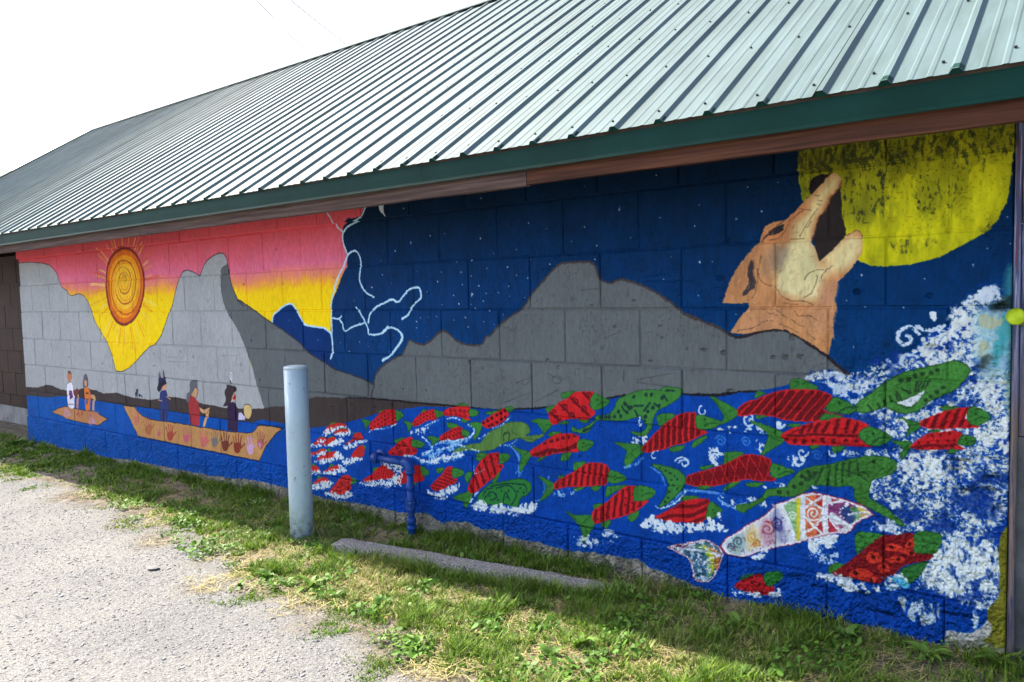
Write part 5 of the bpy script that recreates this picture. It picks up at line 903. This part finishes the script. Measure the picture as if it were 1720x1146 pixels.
# low clover and plantain leaves carpeting patches of the verge
nc = 60000; xc = -5.5+6.7*rng.random(nc)**.85; yc = -2.0+1.98*rng.random(nc); k = rng.random(nc) < np.clip((vn2(xc, yc, .16, 61)-.60)*4, 0, .9)*np.clip((yc-edge_y(xc))*6+.7, 0, 1); xc, yc = xc[k], yc[k]
q = np.stack([xc-cA.x, yc-cA.y], 1); al = q@np.array([ax_.x, ax_.y]); ac = q@np.array([pn.x, pn.y]); k = ~((al > -.02) & (al < L_+.02) & (np.abs(ac) < .08)) & (np.hypot(xc+3.452, yc+.402) > .08); xc, yc = xc[k], yc[k]; n = len(xc)
rc_ = .004+.007*rng.random(n)**1.5; zc = gz(xc, yc)+.008+.028*rng.random(n); an = rng.random(n)*2*PI; tx_, ty_ = rng.normal(0, .45, n), rng.normal(0, .45, n); u6 = np.linspace(0, 2*PI, 7)[:-1]
lx = np.cos(u6)[None]*rc_[:, None]*1.5; ly = np.sin(u6)[None]*rc_[:, None]; X6 = lx*np.cos(an)[:, None]-ly*np.sin(an)[:, None]; Y6 = lx*np.sin(an)[:, None]+ly*np.cos(an)[:, None]
VV = np.stack([X6+xc[:, None], Y6+yc[:, None], zc[:, None]+X6*tx_[:, None]+Y6*ty_[:, None]], -1).reshape(-1, 3); ct = np.array([.085, .19, .02])[None]*(.6+.9*rng.random((n, 1)))
tag(obj('ground_cover', np_mesh('ground_cover', VV, np.arange(n*6).reshape(-1, 6), np.repeat(ct, 6, 0)), M_GRASS), 'low clover and plantain leaves among the grass', 'ground cover', kind='stuff'); print('clover', n)
# ------------------------------------------------------------------ broad-leaved weeds
def leaf_mesh(name, kind):
    V, F = [], []; nn = 9
    for i in range(nn+1):
        u = i/nn; w = (math.sin(PI*min(1, u*1.02)**.75)*.30+.02)*(1 if kind == 0 else (1+.28*math.sin(i*2.4)))
        x = u; z = .34*math.sin(u*1.9)-.18*u*u
        for s, dz in ((-1, .05), (0, -.02), (1, .05)): V.append((x, s*w*.55, z+dz*(w/.3)))
    for i in range(nn):
        for k in range(2): a = i*3+k; F.append((a, a+1, a+4, a+3))
    me = mesh_of(name, V, F, smooth=True); c = me.color_attributes.new('tint', 'FLOAT_COLOR', 'POINT')
    cc = (.13, .24, .03) if kind == 0 else (.10, .21, .03); c.data.foreach_set('color', np.tile(np.array([*cc, 1], np.float32), len(V))); return me
LM = [leaf_mesh('leaf', 0), leaf_mesh('leaf', 1)]
for l_ in LM: l_.materials.append(M_GRASS)
def ground_at(px, py):
    v = CF*FPX+CR*(px-860)-CU*(py-573); q = CP+v*(-CP[2]/v[2])
    for _ in range(4): q = CP+v*((float(gz(q[0], q[1]))+.01-CP[2])/v[2])
    return q
WEEDS = [(522, 985, .10, 0, 'large leafy weed in the sunlit grass left of the wheel stop, below the bollard'), (447, 968, .075, 1, 'small leafy weed at the gravel edge, left of the bollard foot'), (700, 1085, .08, 0, 'upright leafy weed at the grass edge beside a bare patch'), (640, 1015, .07, 1, 'low weed in sunlit grass below the left half of the wheel stop'), (575, 1000, .06, 1, 'low weed just right of the large weed below the bollard'), (830, 1040, .075, 1, 'yellow-green weed in sunlit grass below the middle of the wheel stop'), (975, 1082, .095, 0, 'broad weed on the shade line below the right end of the wheel stop'), (925, 1100, .07, 1, 'weed in the sunlit grass left of the broad weed on the shade line'), (845, 990, .07, 0, 'weed growing in the shade against the front of the wheel stop'), (1240, 1052, .10, 0, 'dark weed in the shade near the foot of the wall, right of the wheel stop'), (1420, 1070, .10, 1, 'weed cluster against the wall foot below the red and green fish'), (1560, 1100, .10, 0, 'weed at the right end of the wall foot'), (955, 945, .06, 1, 'weed between the wheel stop and the wall'), (590, 832, .07, 1, 'weed at the wall foot just right of the bollard'), (880, 1128, .07, 0, 'weed at the bottom edge of the picture in sunlit grass'), (25, 748, .16, 1, 'leafy weed at the far left by the brown wall'), (1708, 1010, .10, 0, 'weed beside the corner post against bare concrete')]
for i, (px, py, sz_, kd_, lb) in enumerate(WEEDS):
    q = ground_at(px, py)
    if q[1] > -.03: q[1] = -.05
    w = empty('weed', (q[0], q[1], float(gz(q[0], q[1]))), lb, 'weed', 'broad-leaved weeds in the grass')
    nl = 10 if kd_ == 0 else 13
    for k in range(nl):
        o = obj('leaf', LM[kd_], None, w); s = sz_*random.uniform(.6, 1.1); o.scale = (s, s*random.uniform(.8, 1.2), s)
        o.rotation_euler = (random.uniform(-.3, .3), -random.uniform(-.15, .45), k*2.4+random.uniform(-.3, .3)); o.location = (0, 0, .002)
# ------------------------------------------------------------------ fallen leaves and a flat stone
dm = mesh_of('dry_leaf', [(0, 0, 0), (.3, .22, .06), (.7, .2, .02), (1, 0, .1), (.7, -.2, .08), (.3, -.22, .0), (.5, 0, .03)], [(0, 6, 1), (1, 6, 2), (2, 6, 3), (3, 6, 4), (4, 6, 5), (5, 6, 0)])
dm.materials.append(simple('dry_leaf', [(.3, (.16, .07, .03)), (.7, (.30, .15, .07))], 60, rough=.8, bd=0))
for px, py, s, lb in ((117, 838, .05, 'dry brown leaf on the gravel at the far left'), (1343, 1038, .05, 'dry brown leaf at the foot of the wall below the red and green fish'), (648, 1040, .035, 'dry brown leaf lying in the sunlit grass')):
    q = ground_at(px, py); o = obj('dry_leaf', dm); o.location = (q[0], min(q[1], -.03), q[2]+.012); o.scale = (s, s, s); o.rotation_euler = (.1, -.1, random.random()*6); tag(o, lb, 'leaf', 'fallen leaves')
q = ground_at(257, 953); V, F = lathe([(.012, -.01), (.03, -.004), (.034, .002), (.026, .007), (.008, .009)], 11); V = [(v[0]*(1.2+.2*math.sin(i*1.7)), v[1]*.9, v[2]*.5) for i, v in enumerate(V)]
o = obj('flat_stone', mesh_of('flat_stone', V, F), simple('slate', [(.3, (.12, .12, .12)), (.7, (.22, .22, .22))], 50, rough=.8, bd=.002)); o.location = (q[0], q[1], q[2]); tag(o, 'flat grey stone lying on the gravel lane', 'stone')

# ------------------------------------------------------------------ the hazy air between here and the hill
hb = mesh_of('haze', boxv(-6100, 6100, -6100, 6100, -1.5, 470), BF); m = bpy.data.materials.new('haze_air'); m.use_nodes = True; t = m.node_tree; t.nodes.clear()
ho = t.nodes.new('ShaderNodeOutputMaterial'); pv = t.nodes.new('ShaderNodeVolumePrincipled'); pv.inputs['Color'].default_value = (.86, .92, 1, 1); pv.inputs['Density'].default_value = 9e-5; pv.inputs['Anisotropy'].default_value = .3
t.links.new(pv.outputs[0], ho.inputs['Volume']); tag(obj('haze', hb, m), 'pale blue haze in the air', 'haze', kind='stuff')
